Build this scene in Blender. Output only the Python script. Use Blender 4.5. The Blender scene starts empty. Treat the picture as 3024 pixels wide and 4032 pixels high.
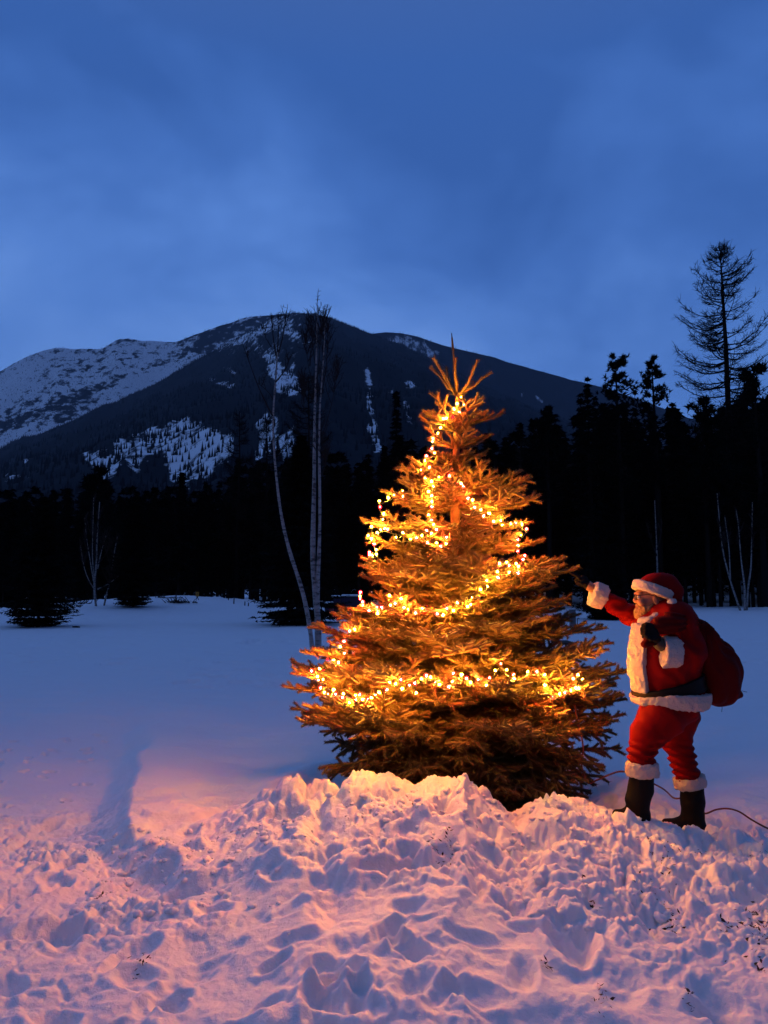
import bpy, math, random
import numpy as np
from mathutils import Vector

# ------------------------------------------------------------------ camera, sky, exposure
sc = bpy.context.scene
C = sc.collection
CAM_H, PITCH, FPX = 1.65, math.radians(5.77), 2912.0
cam_d = bpy.data.cameras.new('camera'); cam = bpy.data.objects.new('camera', cam_d); C.objects.link(cam)
cam.location = (0, 0, CAM_H); cam.rotation_euler = (math.radians(90) + PITCH, 0, 0)
cam_d.sensor_fit = 'VERTICAL'; cam_d.sensor_height = 36.0; cam_d.lens = 36.0 * FPX / 4032.0
cam_d.clip_start = 0.05; cam_d.clip_end = 60000
sc.camera = cam
sc.view_settings.view_transform = 'Standard'; sc.view_settings.look = 'None'
sc.view_settings.exposure = 0.0; sc.view_settings.gamma = 1.0
sc.render.engine = 'CYCLES'
sc.cycles.use_denoising = True
try: sc.cycles.denoiser = 'OPENIMAGEDENOISE'
except Exception: pass
sc.cycles.use_light_tree = True
sc.cycles.max_bounces = 5; sc.cycles.diffuse_bounces = 3; sc.cycles.glossy_bounces = 2
sc.cycles.transparent_max_bounces = 6; sc.cycles.volume_bounces = 0
sc.cycles.sample_clamp_indirect = 4.0
sc.cycles.use_adaptive_sampling = True; sc.cycles.adaptive_threshold = 0.015
sc.cycles.volume_step_rate = 5.0

class NT:                                   # tiny node helper
    def __init__(s, tree): s.t = tree; s.n = tree.nodes; s.l = tree.links
    def add(s, typ, **kw):
        nd = s.n.new(typ)
        for k, v in kw.items():
            if k in nd.inputs: nd.inputs[k].default_value = v
            else: setattr(nd, k, v)
        return nd
    def link(s, a, b): s.l.new(a, b)
    def math(s, op, a, b=None, clamp=False):
        nd = s.n.new('ShaderNodeMath'); nd.operation = op; nd.use_clamp = clamp
        for i, v in enumerate((a, b)):
            if v is None: continue
            if isinstance(v, (int, float)): nd.inputs[i].default_value = v
            else: s.l.new(v, nd.inputs[i])
        return nd.outputs[0]
    def ramp(s, fac, stops):
        nd = s.n.new('ShaderNodeValToRGB'); cr = nd.color_ramp
        while len(cr.elements) < len(stops): cr.elements.new(0.5)
        for e, (p, c) in zip(cr.elements, stops):
            e.position = p; e.color = (c[0], c[1], c[2], 1) if not isinstance(c, (int, float)) else (c, c, c, 1)
        s.l.new(fac, nd.inputs[0]); return nd.outputs[0]
    def mix(s, fac, a, b, typ='MIX'):
        nd = s.n.new('ShaderNodeMix'); nd.data_type = 'RGBA'; nd.blend_type = typ
        for sock, v in ((nd.inputs[0], fac), (nd.inputs[6], a), (nd.inputs[7], b)):
            if isinstance(v, (int, float)): sock.default_value = v
            elif isinstance(v, tuple): sock.default_value = (*v, 1)
            else: s.l.new(v, sock)
        return nd.outputs[2]

world = bpy.data.worlds.new('World'); sc.world = world; world.use_nodes = True
w = NT(world.node_tree); w.n.clear()
tc = w.add('ShaderNodeTexCoord'); sep = w.add('ShaderNodeSeparateXYZ'); w.link(tc.outputs['Generated'], sep.inputs[0])
mp = w.add('ShaderNodeMapping'); mp.inputs['Scale'].default_value = (1.0, 1.0, 1.7); w.link(tc.outputs['Generated'], mp.inputs[0])
nz = w.add('ShaderNodeTexNoise', Scale=3.3, Detail=5.0, Roughness=0.52, Distortion=0.25); w.link(mp.outputs[0], nz.inputs['Vector'])
nz2 = w.add('ShaderNodeTexNoise', Scale=1.1, Detail=2.0, Roughness=0.5); w.link(mp.outputs[0], nz2.inputs['Vector'])
# brightness: higher low down and to the left, deep blue overhead
t = w.math('MULTIPLY', sep.outputs['Z'], -1.30)
t = w.math('ADD', t, 0.87)
t = w.math('ADD', t, w.math('MULTIPLY', sep.outputs['X'], -0.42))
t = w.math('ADD', t, w.math('MULTIPLY', w.math('SUBTRACT', nz.outputs[0], 0.5), 1.25))
t = w.math('ADD', t, w.math('MULTIPLY', w.math('SUBTRACT', nz2.outputs[0], 0.5), 0.5), clamp=True)
sky = w.ramp(t, [(0.0, (0.032, 0.100, 0.34)), (0.28, (0.050, 0.140, 0.44)), (0.52, (0.082, 0.200, 0.56)), (0.78, (0.135, 0.280, 0.68)), (1.0, (0.20, 0.37, 0.78))])
# unseen sky shaped for the light: greyer overhead, darkened behind camera to cut blue
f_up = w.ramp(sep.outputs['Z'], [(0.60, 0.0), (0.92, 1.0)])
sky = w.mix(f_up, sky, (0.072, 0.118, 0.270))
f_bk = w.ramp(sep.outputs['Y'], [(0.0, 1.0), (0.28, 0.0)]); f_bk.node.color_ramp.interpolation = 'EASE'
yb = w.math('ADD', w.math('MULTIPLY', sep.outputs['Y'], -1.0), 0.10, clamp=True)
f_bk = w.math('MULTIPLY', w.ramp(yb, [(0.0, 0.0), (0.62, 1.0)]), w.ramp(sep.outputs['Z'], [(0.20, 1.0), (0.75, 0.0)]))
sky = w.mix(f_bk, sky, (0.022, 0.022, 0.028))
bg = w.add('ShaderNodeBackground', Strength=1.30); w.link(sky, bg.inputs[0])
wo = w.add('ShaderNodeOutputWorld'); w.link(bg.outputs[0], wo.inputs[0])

# ------------------------------------------------------------------ helpers
CP, SP = math.cos(PITCH), math.sin(PITCH)
def P(px, py, Y):                           # photograph pixel -> point at distance Y
    dx = (px - 1512) / FPX; dy = -(py - 2016) / FPX
    fy, fz = CP - dy * SP, SP + dy * CP
    s = Y / fy
    return np.array((dx * s, Y, CAM_H + fz * s))
def proj(p):                                # world -> photograph pixel (arrays ok)
    p = np.asarray(p); x, y, z = p[..., 0], p[..., 1], p[..., 2] - CAM_H
    d = y * CP + z * SP; u = -y * SP + z * CP
    return 1512 + FPX * x / d, 2016 - FPX * u / d
def GY(py, z=0.0):                          # distance of flat ground (height z) seen at pixel row py
    return (CAM_H - z) / math.tan(math.atan((py - 2016) / FPX) - PITCH)
def nrm(v): v = np.asarray(v, float); return v / (np.linalg.norm(v, axis=-1, keepdims=True) + 1e-12)
def smooth(a, b, x): t = np.clip((x - a) / (b - a), 0, 1); return t * t * (3 - 2 * t)

def mesh_np(name, V, F, mats, smoothf=True, mi=None):
    V = np.ascontiguousarray(V, dtype=np.float32); me = bpy.data.meshes.new(name)
    if isinstance(F, np.ndarray): F = [F]
    F = [f for f in F if len(f)]
    me.vertices.add(len(V)); me.vertices.foreach_set('co', V.ravel())
    nl = sum(f.size for f in F); npol = sum(len(f) for f in F)
    me.loops.add(nl); me.polygons.add(npol)
    me.loops.foreach_set('vertex_index', np.concatenate([f.ravel() for f in F]).astype(np.int32))
    tot = np.concatenate([np.full(len(f), f.shape[1]) for f in F])
    st = np.concatenate([[0], np.cumsum(tot)[:-1]])
    me.polygons.foreach_set('loop_start', st.astype(np.int32))
    if mi is not None: me.polygons.foreach_set('material_index', np.asarray(mi, dtype=np.int32))
    me.polygons.foreach_set('use_smooth', np.full(npol, smoothf, dtype=bool))
    me.update(calc_edges=True); me.validate()
    for m in (mats if isinstance(mats, (list, tuple)) else [mats]): me.materials.append(m)
    return me

class MB:                                   # collects shapes, builds ONE mesh object
    def __init__(s): s.V = []; s.T = []; s.Q = []; s.tm = []; s.qm = []; s.n = 0
    def raw(s, V, T=None, Q=None, m=0):
        s.V.append(np.asarray(V, float))
        if T is not None and len(T): s.T.append(np.asarray(T) + s.n); s.tm.append(np.full(len(T), m))
        if Q is not None and len(Q): s.Q.append(np.asarray(Q) + s.n); s.qm.append(np.full(len(Q), m))
        s.n += len(V); return s
    def tube(s, pts, rad, k=6, m=0, cap=True):
        pts = np.asarray(pts, float); n = len(pts)
        rad = np.full(n, rad) if np.isscalar(rad) else np.asarray(rad, float)
        d = nrm(np.gradient(pts, axis=0)); ref = np.array((0.13, 0.21, 1.0)) if abs(d[:, 2]).mean() < 0.8 else np.array((1.0, 0.17, 0.11))
        a = nrm(np.cross(d, ref)); b = np.cross(d, a)
        th = np.linspace(0, 2 * np.pi, k, endpoint=False)
        V = pts[:, None] + rad[:, None, None] * (a[:, None] * np.cos(th)[None, :, None] + b[:, None] * np.sin(th)[None, :, None])
        V = V.reshape(-1, 3); i = np.arange(n - 1)[:, None] * k; j = np.arange(k)[None]; j2 = (j + 1) % k
        Q = np.stack([i + j, i + j2, i + k + j2, i + k + j], -1).reshape(-1, 4); T = []
        if cap:
            V = np.vstack([V, pts[:1], pts[-1:]]); c0 = n * k; c1 = c0 + 1; jj = np.arange(k)
            T = np.vstack([np.stack([np.full(k, c0), (jj + 1) % k, jj], -1), np.stack([np.full(k, c1), (n - 1) * k + jj, (n - 1) * k + (jj + 1) % k], -1)])
        return s.raw(V, T, Q, m)
    def box(s, c, size, m=0, rz=0.0, bev=0.0, tilt=0.0):
        hx, hy, hz = np.asarray(size) / 2.0; b = min(bev, hx * .9, hy * .9, hz * .9); V = []; 
        if b > 0:
            lay = [(-hz, b), (-hz + b, 0), (hz - b, 0), (hz, b)]
            for z, ins in lay:
                x, y = hx - ins, hy - ins
                V += [(-x + b, -y, z), (x - b, -y, z), (x, -y + b, z), (x, y - b, z), (x - b, y, z), (-x + b, y, z), (-x, y - b, z), (-x, -y + b, z)]
            k = 8; Q = [(l * k + j, l * k + (j + 1) % k, (l + 1) * k + (j + 1) % k, (l + 1) * k + j) for l in range(3) for j in range(k)]
            T = [(0, j + 1, j) for j in range(1, 7)] + [(24, 24 + j, 24 + j + 1) for j in range(1, 7)]
        else:
            V = [(sx * hx, sy * hy, sz * hz) for sz in (-1, 1) for sx, sy in ((-1, -1), (1, -1), (1, 1), (-1, 1))]
            Q = [(0, 3, 2, 1), (4, 5, 6, 7), (0, 1, 5, 4), (1, 2, 6, 5), (2, 3, 7, 6), (3, 0, 4, 7)]; T = []
        V = np.array(V, float)
        if tilt: ct, st = math.cos(tilt), math.sin(tilt); V = np.stack([V[:, 0] * ct + V[:, 2] * st, V[:, 1], -V[:, 0] * st + V[:, 2] * ct], -1)
        cz, sz_ = math.cos(rz), math.sin(rz)
        V = np.stack([V[:, 0] * cz - V[:, 1] * sz_, V[:, 0] * sz_ + V[:, 1] * cz, V[:, 2]], -1) + np.asarray(c)
        return s.raw(V, T, Q, m)
    def build(s, name, mats, parent=None, sm=True, origin=None):
        V = np.vstack(s.V); T = np.vstack(s.T) if s.T else np.zeros((0, 3), int); Q = np.vstack(s.Q) if s.Q else np.zeros((0, 4), int)
        mi = np.concatenate(([np.concatenate(s.tm)] if s.T else []) + ([np.concatenate(s.qm)] if s.Q else []))
        o = np.zeros(3) if origin is None else np.asarray(origin)
        if parent is not None and origin is None: o = np.array(parent.location)
        ob = bpy.data.objects.new(name, mesh_np(name, V - o, [T, Q], mats, sm, mi)); C.objects.link(ob)
        if parent is not None: ob.parent = parent
        else: ob.location = o
        return ob
def link_mesh(name, V, F, mats, parent=None, sm=True):
    o = np.array(parent.location) if parent is not None else np.zeros(3)
    ob = bpy.data.objects.new(name, mesh_np(name, V - o, F, mats, sm)); C.objects.link(ob)
    if parent is not None: ob.parent = parent
    return ob
def tag(o, label=None, cat=None, group=None, kind=None):
    if label: o['label'] = label
    if cat: o['category'] = cat
    if group: o['group'] = group
    if kind: o['kind'] = kind
    return o
def empty(name, loc, label, cat, group=None):
    o = bpy.data.objects.new(name, None); C.objects.link(o); o.location = tuple(float(v) for v in loc); o.empty_display_size = 0.2
    return tag(o, label, cat, group)
def copy_thing(root, loc, rz=0.0, scale=(1, 1, 1), label=None, group=None):
    r = root.copy(); C.objects.link(r); r.location = loc; r.rotation_euler = (0, 0, rz); r.scale = scale
    if label: r['label'] = label
    if group: r['group'] = group
    for ch in list(root.children):
        c = ch.copy(); C.objects.link(c); c.parent = r
    return r

# numpy noise
def _h(ix, iy, iz, seed):
    n = (ix * 374761393 + iy * 668265263 + iz * 2147483647 + seed * 974634777) & 0xffffffff
    n = ((n ^ (n >> 13)) * 1274126177) & 0xffffffff
    n = ((n ^ (n >> 16)) * 2246822519) & 0xffffffff
    return ((n ^ (n >> 15)) & 0xffffff) / float(0xffffff)
def vn(x, y, z=None, seed=0):
    x = np.asarray(x, float); y = np.asarray(y, float)
    ix, iy = np.floor(x).astype(np.int64), np.floor(y).astype(np.int64); fx, fy = x - ix, y - iy
    fx = fx * fx * fx * (fx * (fx * 6 - 15) + 10); fy = fy * fy * fy * (fy * (fy * 6 - 15) + 10)
    def pl(iz):
        a = _h(ix, iy, iz, seed); b = _h(ix + 1, iy, iz, seed); c = _h(ix, iy + 1, iz, seed); d = _h(ix + 1, iy + 1, iz, seed)
        return (a + (b - a) * fx) * (1 - fy) + (c + (d - c) * fx) * fy
    if z is None: return pl(0) * 2 - 1
    z = np.asarray(z, float); iz = np.floor(z).astype(np.int64); fz = z - iz; fz = fz * fz * (3 - 2 * fz)
    return (pl(iz) * (1 - fz) + pl(iz + 1) * fz) * 2 - 1
def fbm(x, y, z=None, oct=4, seed=0, gain=0.5):
    s = 0; a = 1; t = 0
    for o in range(oct):
        s = s + a * vn(x * 2 ** o + 17.3 * o, y * 2 ** o - 9.1 * o, None if z is None else z * 2 ** o, seed + o); t += a; a *= gain
    return s / t
def worley(x, y, seed=0):                   # F1 and F2 distances
    ix, iy = np.floor(x).astype(np.int64), np.floor(y).astype(np.int64)
    f1 = np.full(x.shape, 9.0); f2 = np.full(x.shape, 9.0); idv = np.zeros(x.shape)
    for dx in (-1, 0, 1):
        for dy in (-1, 0, 1):
            a, b = ix + dx, iy + dy
            d = np.hypot(a + _h(a, b, 1, seed) - x, b + _h(a, b, 2, seed) - y)
            c = d < f1; f2 = np.where(c, f1, np.minimum(f2, d)); idv = np.where(c, _h(a, b, 3, seed), idv); f1 = np.where(c, d, f1)
    return f1, f2, idv

# ------------------------------------------------------------------ materials
def mat(name, col, rough=0.8, bump=0.0, bscale=60.0, var=0.0, vscale=8.0, metal=0.0, spec=0.3, sheen=0.0, dist=0.01):
    m = bpy.data.materials.new(name); m.use_nodes = True; n = NT(m.node_tree); b = n.n['Principled BSDF']
    b.inputs['Base Color'].default_value = (*col, 1); b.inputs['Roughness'].default_value = rough
    b.inputs['Metallic'].default_value = metal; b.inputs['Specular IOR Level'].default_value = spec
    if sheen: b.inputs['Sheen Weight'].default_value = sheen; b.inputs['Sheen Roughness'].default_value = 0.4
    tcn = n.add('ShaderNodeTexCoord')
    if var > 0:
        z = n.add('ShaderNodeTexNoise', Scale=vscale, Detail=4.0); n.link(tcn.outputs['Object'], z.inputs['Vector'])
        lo = tuple(c * (1 - var) for c in col); hi = tuple(min(1, c * (1 + var)) for c in col)
        n.link(n.ramp(z.outputs[0], [(0.3, lo), (0.7, hi)]), b.inputs['Base Color'])
    if bump > 0:
        z = n.add('ShaderNodeTexNoise', Scale=bscale, Detail=5.0, Roughness=0.6); n.link(tcn.outputs['Object'], z.inputs['Vector'])
        bp = n.add('ShaderNodeBump', Strength=bump, Distance=dist); n.link(z.outputs[0], bp.inputs['Height']); n.link(bp.outputs[0], b.inputs['Normal'])
    return m
M = {}
M['snow'] = mat('snow', (0.80, 0.81, 0.84), 0.75, bump=0.7, bscale=38.0, spec=0.25, dist=0.012)
_sb = M['snow'].node_tree.nodes['Principled BSDF']; _sb.inputs['Subsurface Weight'].default_value = 0.35; _sb.inputs['Subsurface Radius'].default_value = (1.0, 0.8, 0.6); _sb.inputs['Subsurface Scale'].default_value = 0.03
n = NT(M['snow'].node_tree); _tc = n.add('ShaderNodeTexCoord'); _g = n.add('ShaderNodeTexNoise', Scale=170.0, Detail=3.0, Roughness=0.7); n.link(_tc.outputs['Object'], _g.inputs['Vector'])
_bp0 = [q for q in n.n if q.type == 'BUMP'][0]; _bp = n.add('ShaderNodeBump', Strength=0.8, Distance=0.004); n.link(_g.outputs[0], _bp.inputs['Height']); n.link(_bp0.outputs[0], _bp.inputs['Normal']); n.link(_bp.outputs[0], _sb.inputs['Normal'])
M['roof_snow'] = mat('cap_snow', (0.82, 0.84, 0.87), 0.8, bump=0.3, bscale=10)
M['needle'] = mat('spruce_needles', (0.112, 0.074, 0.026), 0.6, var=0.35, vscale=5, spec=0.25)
M['bark'] = mat('spruce_bark', (0.16, 0.085, 0.045), 0.9, bump=0.8, bscale=40, var=0.4, vscale=20)
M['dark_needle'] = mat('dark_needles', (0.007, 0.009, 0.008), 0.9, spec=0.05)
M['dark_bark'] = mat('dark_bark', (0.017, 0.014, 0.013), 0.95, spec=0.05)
M['twig'] = mat('twig_bark', (0.035, 0.026, 0.024), 0.9, spec=0.1)
M['black'] = mat('black_paint', (0.012, 0.012, 0.013), 0.5)
M['grey'] = mat('grey_metal', (0.12, 0.12, 0.13), 0.6, var=0.2)
# birch bark: pale with dark lenticel bands
m = bpy.data.materials.new('birch_bark'); m.use_nodes = True; n = NT(m.node_tree); b = n.n['Principled BSDF']; b.inputs['Roughness'].default_value = 0.8
tcn = n.add('ShaderNodeTexCoord'); mpn = n.add('ShaderNodeMapping'); mpn.inputs['Scale'].default_value = (3.0, 3.0, 9.0); n.link(tcn.outputs['Object'], mpn.inputs[0])
z1 = n.add('ShaderNodeTexNoise', Scale=1.6, Detail=4.0, Roughness=0.7); n.link(mpn.outputs[0], z1.inputs['Vector'])
z2 = n.add('ShaderNodeTexNoise', Scale=0.9, Detail=2.0); n.link(tcn.outputs['Object'], z2.inputs['Vector'])
c1 = n.ramp(z1.outputs[0], [(0.40, (0.012, 0.010, 0.010)), (0.47, (0.26, 0.23, 0.22)), (0.6, (0.38, 0.34, 0.32))])
n.link(n.mix(n.math('MULTIPLY', z2.outputs[0], 0.5), c1, (0.2, 0.17, 0.16)), b.inputs['Base Color']); M['birch'] = m
# ------------------------------------------------------------------ ground
rng = np.random.default_rng(7)
TY = 6.0                                                  # distance of the lit spruce's trunk
TREE = np.array((P(1800, 3080, TY)[0], TY))
edge_px = [(700, 2740), (640, 2800), (560, 2870), (490, 3000), (465, 3120), (450, 3240), (520, 3330), (640, 3420), (740, 3500), (860, 3600), (1000, 3690)]
edge_w = sorted([((lambda Y: (Y, P(x, y, Y)[0]))(GY(y))) for x, y in edge_px])
crest_px = [(-900, 3330), (300, 3340), (520, 3300), (700, 3200), (880, 3115), (1050, 3070), (1180, 3058), (1240, 3075), (1290, 3110), (1345, 3060), (1400, 3038), (1560, 3034), (1690, 3030), (1825, 3026), (1845, 3070), (1900, 3105),
            (1960, 3145), (2040, 3198), (2110, 3165), (2160, 3135), (2330, 3140), (2430, 3165), (2540, 3235), (2640, 3262), (2800, 3330), (3100, 3340), (4200, 3380)]
prints = []
for i in range(210):                                      # trodden holes (centre, angle, half length, half width, depth)
    Y = 2.3 + 3.6 * rng.random() ** 1.15; X = (rng.random() * 2 - 1) * 0.62 * (Y + 0.4)
    prints.append((X, Y, rng.random() * 3.14, 0.07 + 0.08 * rng.random(), 0.04 + 0.04 * rng.random(), 0.018 + 0.032 * rng.random()))
for i in range(45):                                       # prints on the flat, left of the bank
    Y = 5.6 + 3.4 * rng.random(); X = -1.0 - Y * 0.24 - rng.random() * 1.6
    prints.append((X, Y, rng.random() * 3.14, 0.06, 0.04, 0.03))
for i in range(70):                                       # older tracks across the open field
    px = [980 + 200 * rng.random(), 60 + 500 * rng.random(), 2700 + 300 * rng.random(), 700 + 500 * rng.random()][i % 4]; py = [2515 + 18 * rng.random(), 2480 + 180 * rng.random(), 2500 + 120 * rng.random(), 2560 + 160 * rng.random()][i % 4]
    prints.append((P(px, py, GY(py))[0], GY(py), 0.3 * rng.normal(), 0.22 + 0.2 * rng.random(), 0.16, 0.04 + 0.04 * rng.random()))
prints += [(P(1330, 3920, GY(3920))[0], GY(3920), 0.1, 0.12, 0.045, 0.07), (P(2250, 3760, 3.5)[0], 3.5, 1.5, 0.18, 0.1, 0.10), (P(200, 3640, 3.8)[0], 3.8, 0.3, 0.2, 0.12, 0.1),
           (P(1600, 3560, 4.05)[0], 4.05, 0.2, 0.22, 0.07, 0.09), (P(1750, 3400, 4.6)[0], 4.6, 1.3, 0.16, 0.1, 0.08)]
FOOT_A = P(2505, 3214, 5.0); FOOT_B = P(2720, 3262, 5.24)  # where the boots stand
def ground_z(X, Y, fine=True):
    X = np.asarray(X, float); Y = np.asarray(Y, float)
    z = 0.0 * X
    wX = X + 0.10 * fbm(X * 1.7, Y * 1.7, seed=3, oct=2); wY = Y + 0.10 * fbm(X * 1.7, Y * 1.7, seed=5, oct=2)
    # bank beside the low trodden path on the left
    ey = np.array([e[0] for e in edge_w]); ex = np.array([e[1] for e in edge_w])
    d = wX - np.interp(Y, ey, ex) + 0.16 * fbm(X * 0.9, Y * 0.9, seed=7, oct=2)
    amt = smooth(10.5, 7.5, Y) * smooth(3.9, 4.7, Y)
    low = np.interp(-d, [0, 0.35, 1.1, 2.4], [1, 0.9, 0.3, 0.0])
    z = z - 0.14 * amt * low * (1 - smooth(-0.20, 0.08, d)) + 0.05 * amt * smooth(0.0, 0.12, d) * smooth(1.2, 0.2, d)
    # shovelled mound in front of the tree
    px, _ = proj(np.stack([X, np.maximum(Y, 0.5), np.full(X.shape, 0.3)], -1)); px = np.where(Y < 1, 1512 + 6000 * X, px)
    px = px + 75 * fbm(X * 3.1, Y * 3.1, seed=14, oct=3) + 14 * fbm(X * 9, Y * 9, seed=15, oct=2)
    cx = np.array([c[0] for c in crest_px]); cy = np.array([c[1] for c in crest_px])
    pc = np.interp(px, cx, cy); Yc = np.interp(px, [900, 1200, 1850, 2050, 2400, 2600, 3000], [5.35, 5.1, 4.95, 4.95, 4.98, 4.9, 4.8])
    zc = CAM_H - Yc * np.tan(np.arctan((pc - 2016) / FPX) - PITCH)
    zc = np.maximum(zc - 0.045, 0)
    s = Y - Yc
    front = np.where(s < 0, np.interp(-s, [0, 0.12, 0.5, 1.0, 1.5, 2.2], [1, 0.93, 0.70, 0.45, 0.25, 0.10]), 0)
    back = np.where(s >= 0, 1 - smooth(0.04, 0.50, s), 0)
    sidefade = smooth(4.0, 1.5, np.abs(X))
    lump = 1.0
    mound = zc * (front + back) * lump
    z = z + mound * np.where(px < 1200, smooth(760, 1180, px), 1.0)
    # hollow round the trunk
    rt = np.hypot(X - TREE[0], Y - TREE[1]); z = z - 0.16 * (1 - smooth(0.5, 1.25, rt)) + 0.07 * np.exp(-((rt - 1.45) / 0.18) ** 2) * smooth(4.9, 5.6, Y)
    # broad undulation
    near = smooth(7.2, 4.7, Y); far = smooth(14, 40, Y)
    z = z + (0.03 + 0.05 * far) * fbm(X * 0.55, Y * 0.55, seed=11, oct=3) * smooth(1.0, 4.0, Y) + 0.034 * fbm(X * 1.2, Y * 2.4, seed=12, oct=5) * smooth(5, 9, Y)
    if fine:
        # soft foreground billows
        nf = 0.55 + 0.45 * smooth(3.4, 4.4, Y)
        b1 = fbm(wX * 1.1, wY * 1.5, seed=21, oct=2)
        z = z + near * nf * (0.060 * b1 - 0.055 * smooth(0.12, 0.55, fbm(wX * 1.9, wY * 2.4, seed=27, oct=3)) + 0.03 * smooth(-0.1, 0.5, fbm(wX * 3.2, wY * 3.8, seed=28, oct=2)))
        b2 = fbm(wX * 3.6, wY * 4.2, seed=23, oct=3)
        z = z + near * 0.030 * b2 + near * 0.012 * fbm(wX * 8.5, wY * 9.5, seed=25, oct=3)
        # broken clods: mound, right side, path
        clod = 1.1 * smooth(1.0, 0.3, np.abs(s + 0.45)) * smooth(650, 1150, px) + smooth(2000, 2500, px) * smooth(3.1, 3.7, Y) * smooth(5.9, 5.0, Y) + 0.45 * smooth(0.8, 0.2, np.abs(d + 0.45)) * smooth(3.5, 3.9, Y) * smooth(6.5, 5.0, Y)
        clod = np.clip(clod * (0.55 + 0.9 * (fbm(X * 2.3, Y * 2.3, seed=31, oct=2) + 0.25)), 0, 1.2) + near * (0.10 + 0.25 * smooth(0.05, 0.4, fbm(X * 1.3, Y * 1.3, seed=33, oct=2)))
        qx = wX + 0.035 * fbm(X * 9, Y * 9, seed=41, oct=2); qy = wY + 0.035 * fbm(X * 9, Y * 9, seed=43, oct=2)
        for sc_, am, sd in ((3.4, 0.036, 50), (6.5, 0.036, 51), (11.5, 0.024, 52), (24.0, 0.012, 53)):
            f1, f2, idv = worley(qx * sc_, qy * sc_, sd)
            z = z + clod * am * ((0.35 + 0.65 * idv) * smooth(0.0, 0.32, f2 - f1) * (1 - 0.35 * f1) - 0.35)
        z = z + near * 0.006 * fbm(X * 28, Y * 28, seed=61, oct=3) * (0.5 + clod)
        nearY = (Y < 30) & (np.abs(X) < 18)
        zi = z[nearY]; xi = X[nearY]; yi = Y[nearY]
        for (cx_, cy_, a, L, W, D) in prints:
            sel = (np.abs(xi - cx_) < 0.7) & (np.abs(yi - cy_) < 0.7)
            if not sel.any(): continue
            dx, dy = xi[sel] - cx_, yi[sel] - cy_; u = dx * math.cos(a) + dy * math.sin(a); v = -dx * math.sin(a) + dy * math.cos(a)
            r = np.sqrt((u / L) ** 2 + (v / W) ** 2) + 0.18 * vn(xi[sel] * 14, yi[sel] * 14, seed=71)
            zi[sel] += -D * (1 - smooth(0.35, 1.2, r)) + 0.22 * D * np.exp(-((r - 1.3) / 0.22) ** 2)
        z[nearY] = zi
        # a narrow furrow (shovel cut) bottom right
    # pressed down where the boots stand
    for f, zz in ((FOOT_A, 0.145), (FOOT_B, -0.005)):
        k = np.exp(-(((X - f[0] + 0.04) / 0.22) ** 4 + ((Y - f[1]) / 0.12) ** 4)); z = z * (1 - k) + zz * k
    # far left hump and the ground behind it, rise behind the trees on the right
    z = z + 0.95 * np.exp(-((X + 15) / 9.0) ** 2) * smooth(33, 50, Y)
    z = z - 1.2 * smooth(54, 70, Y) * smooth(6, -4, X)
    z = z + 4.2 * smooth(66, 105, Y) * smooth(-2, 12, X) * (0.75 + 0.25 * fbm(X * 0.1, Y * 0.1, seed=81, oct=3))
    z = z + 0.10 * fbm(X * 1.2, Y * 1.2, seed=83, oct=3) * smooth(46, 56, Y)
    return z
def gz(x, y): return float(ground_z(np.array([x], float), np.array([y], float))[0])

ys = list(np.linspace(-6, 2.2, 34)); y = 2.2
while y < 9: y *= 1.0030; ys.append(y)
while y < 130: y *= 1.009; ys.append(y)
while y < 9000: y *= 1.06; ys.append(y)
tt = np.concatenate([np.linspace(-3.0, -0.64, 40, endpoint=False), np.linspace(-0.64, 0.64, 720), np.linspace(0.64, 3.0, 41)[1:]])
ys = np.array(ys); wv = np.sqrt(ys ** 2 + 1.0)
GX = tt[None, :] * wv[:, None]; GYY = np.repeat(ys[:, None], len(tt), 1)
Z = ground_z(GX, GYY); V = np.stack([GX, GYY, Z], -1).reshape(-1, 3)
i = np.arange(len(ys) - 1)[:, None] * len(tt); j = np.arange(len(tt) - 1)[None]
Q = np.stack([i + j, i + j + 1, i + len(tt) + j + 1, i + len(tt) + j], -1).reshape(-1, 4)
tag(link_mesh('ground', V, Q, M['snow']), kind='structure')

# loose broken clods of snow on the mound: nobody could count them
cl = MB(); ico = []
def blob(c, r, seed, sq=(1, 1, 1)):
    th = np.linspace(0, np.pi, 6)[1:-1]; ph = np.linspace(0, 2 * np.pi, 8, endpoint=False)
    V = [(0, 0, 1)] + [(math.sin(a) * math.cos(b), math.sin(a) * math.sin(b), math.cos(a)) for a in th for b in ph] + [(0, 0, -1)]
    V = np.array(V); V = V * (1 + 0.42 * vn(V[:, 0] * 2.3 + seed * 3.1, V[:, 1] * 2.3 + seed, V[:, 2] * 2.3, seed=5))[:, None] * r * np.array(sq) + c
    nR = 4; k = 8; T = [(0, 1 + j, 1 + (j + 1) % k) for j in range(k)] + [(33, 25 + (j + 1) % k, 25 + j) for j in range(k)]
    Qs = [(1 + a * k + j, 1 + (a + 1) * k + j, 1 + (a + 1) * k + (j + 1) % k, 1 + a * k + (j + 1) % k) for a in range(nR - 1) for j in range(k)]
    return V, T, Qs
for i in range(1100):
    u = rng.random()
    if u < 0.55: px = 600 + 1900 * rng.random(); Y = 4.95 - abs(rng.normal()) * 0.45
    elif u < 0.85: px = 2000 + 1024 * rng.random(); Y = 3.6 + 1.4 * rng.random()
    else: px = 350 + 500 * rng.random(); Y = 3.9 + 1.3 * rng.random()
    X = (px - 1512) / FPX * Y; r = 0.006 + 0.022 * rng.random() ** 2.6
    V_, T_, Q_ = blob((X, Y, 0), r, i, (0.8 + 0.5 * rng.random(), 0.8 + 0.5 * rng.random(), 0.55 + 0.3 * rng.random()))
    cl.raw(V_, T_, Q_)
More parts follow.
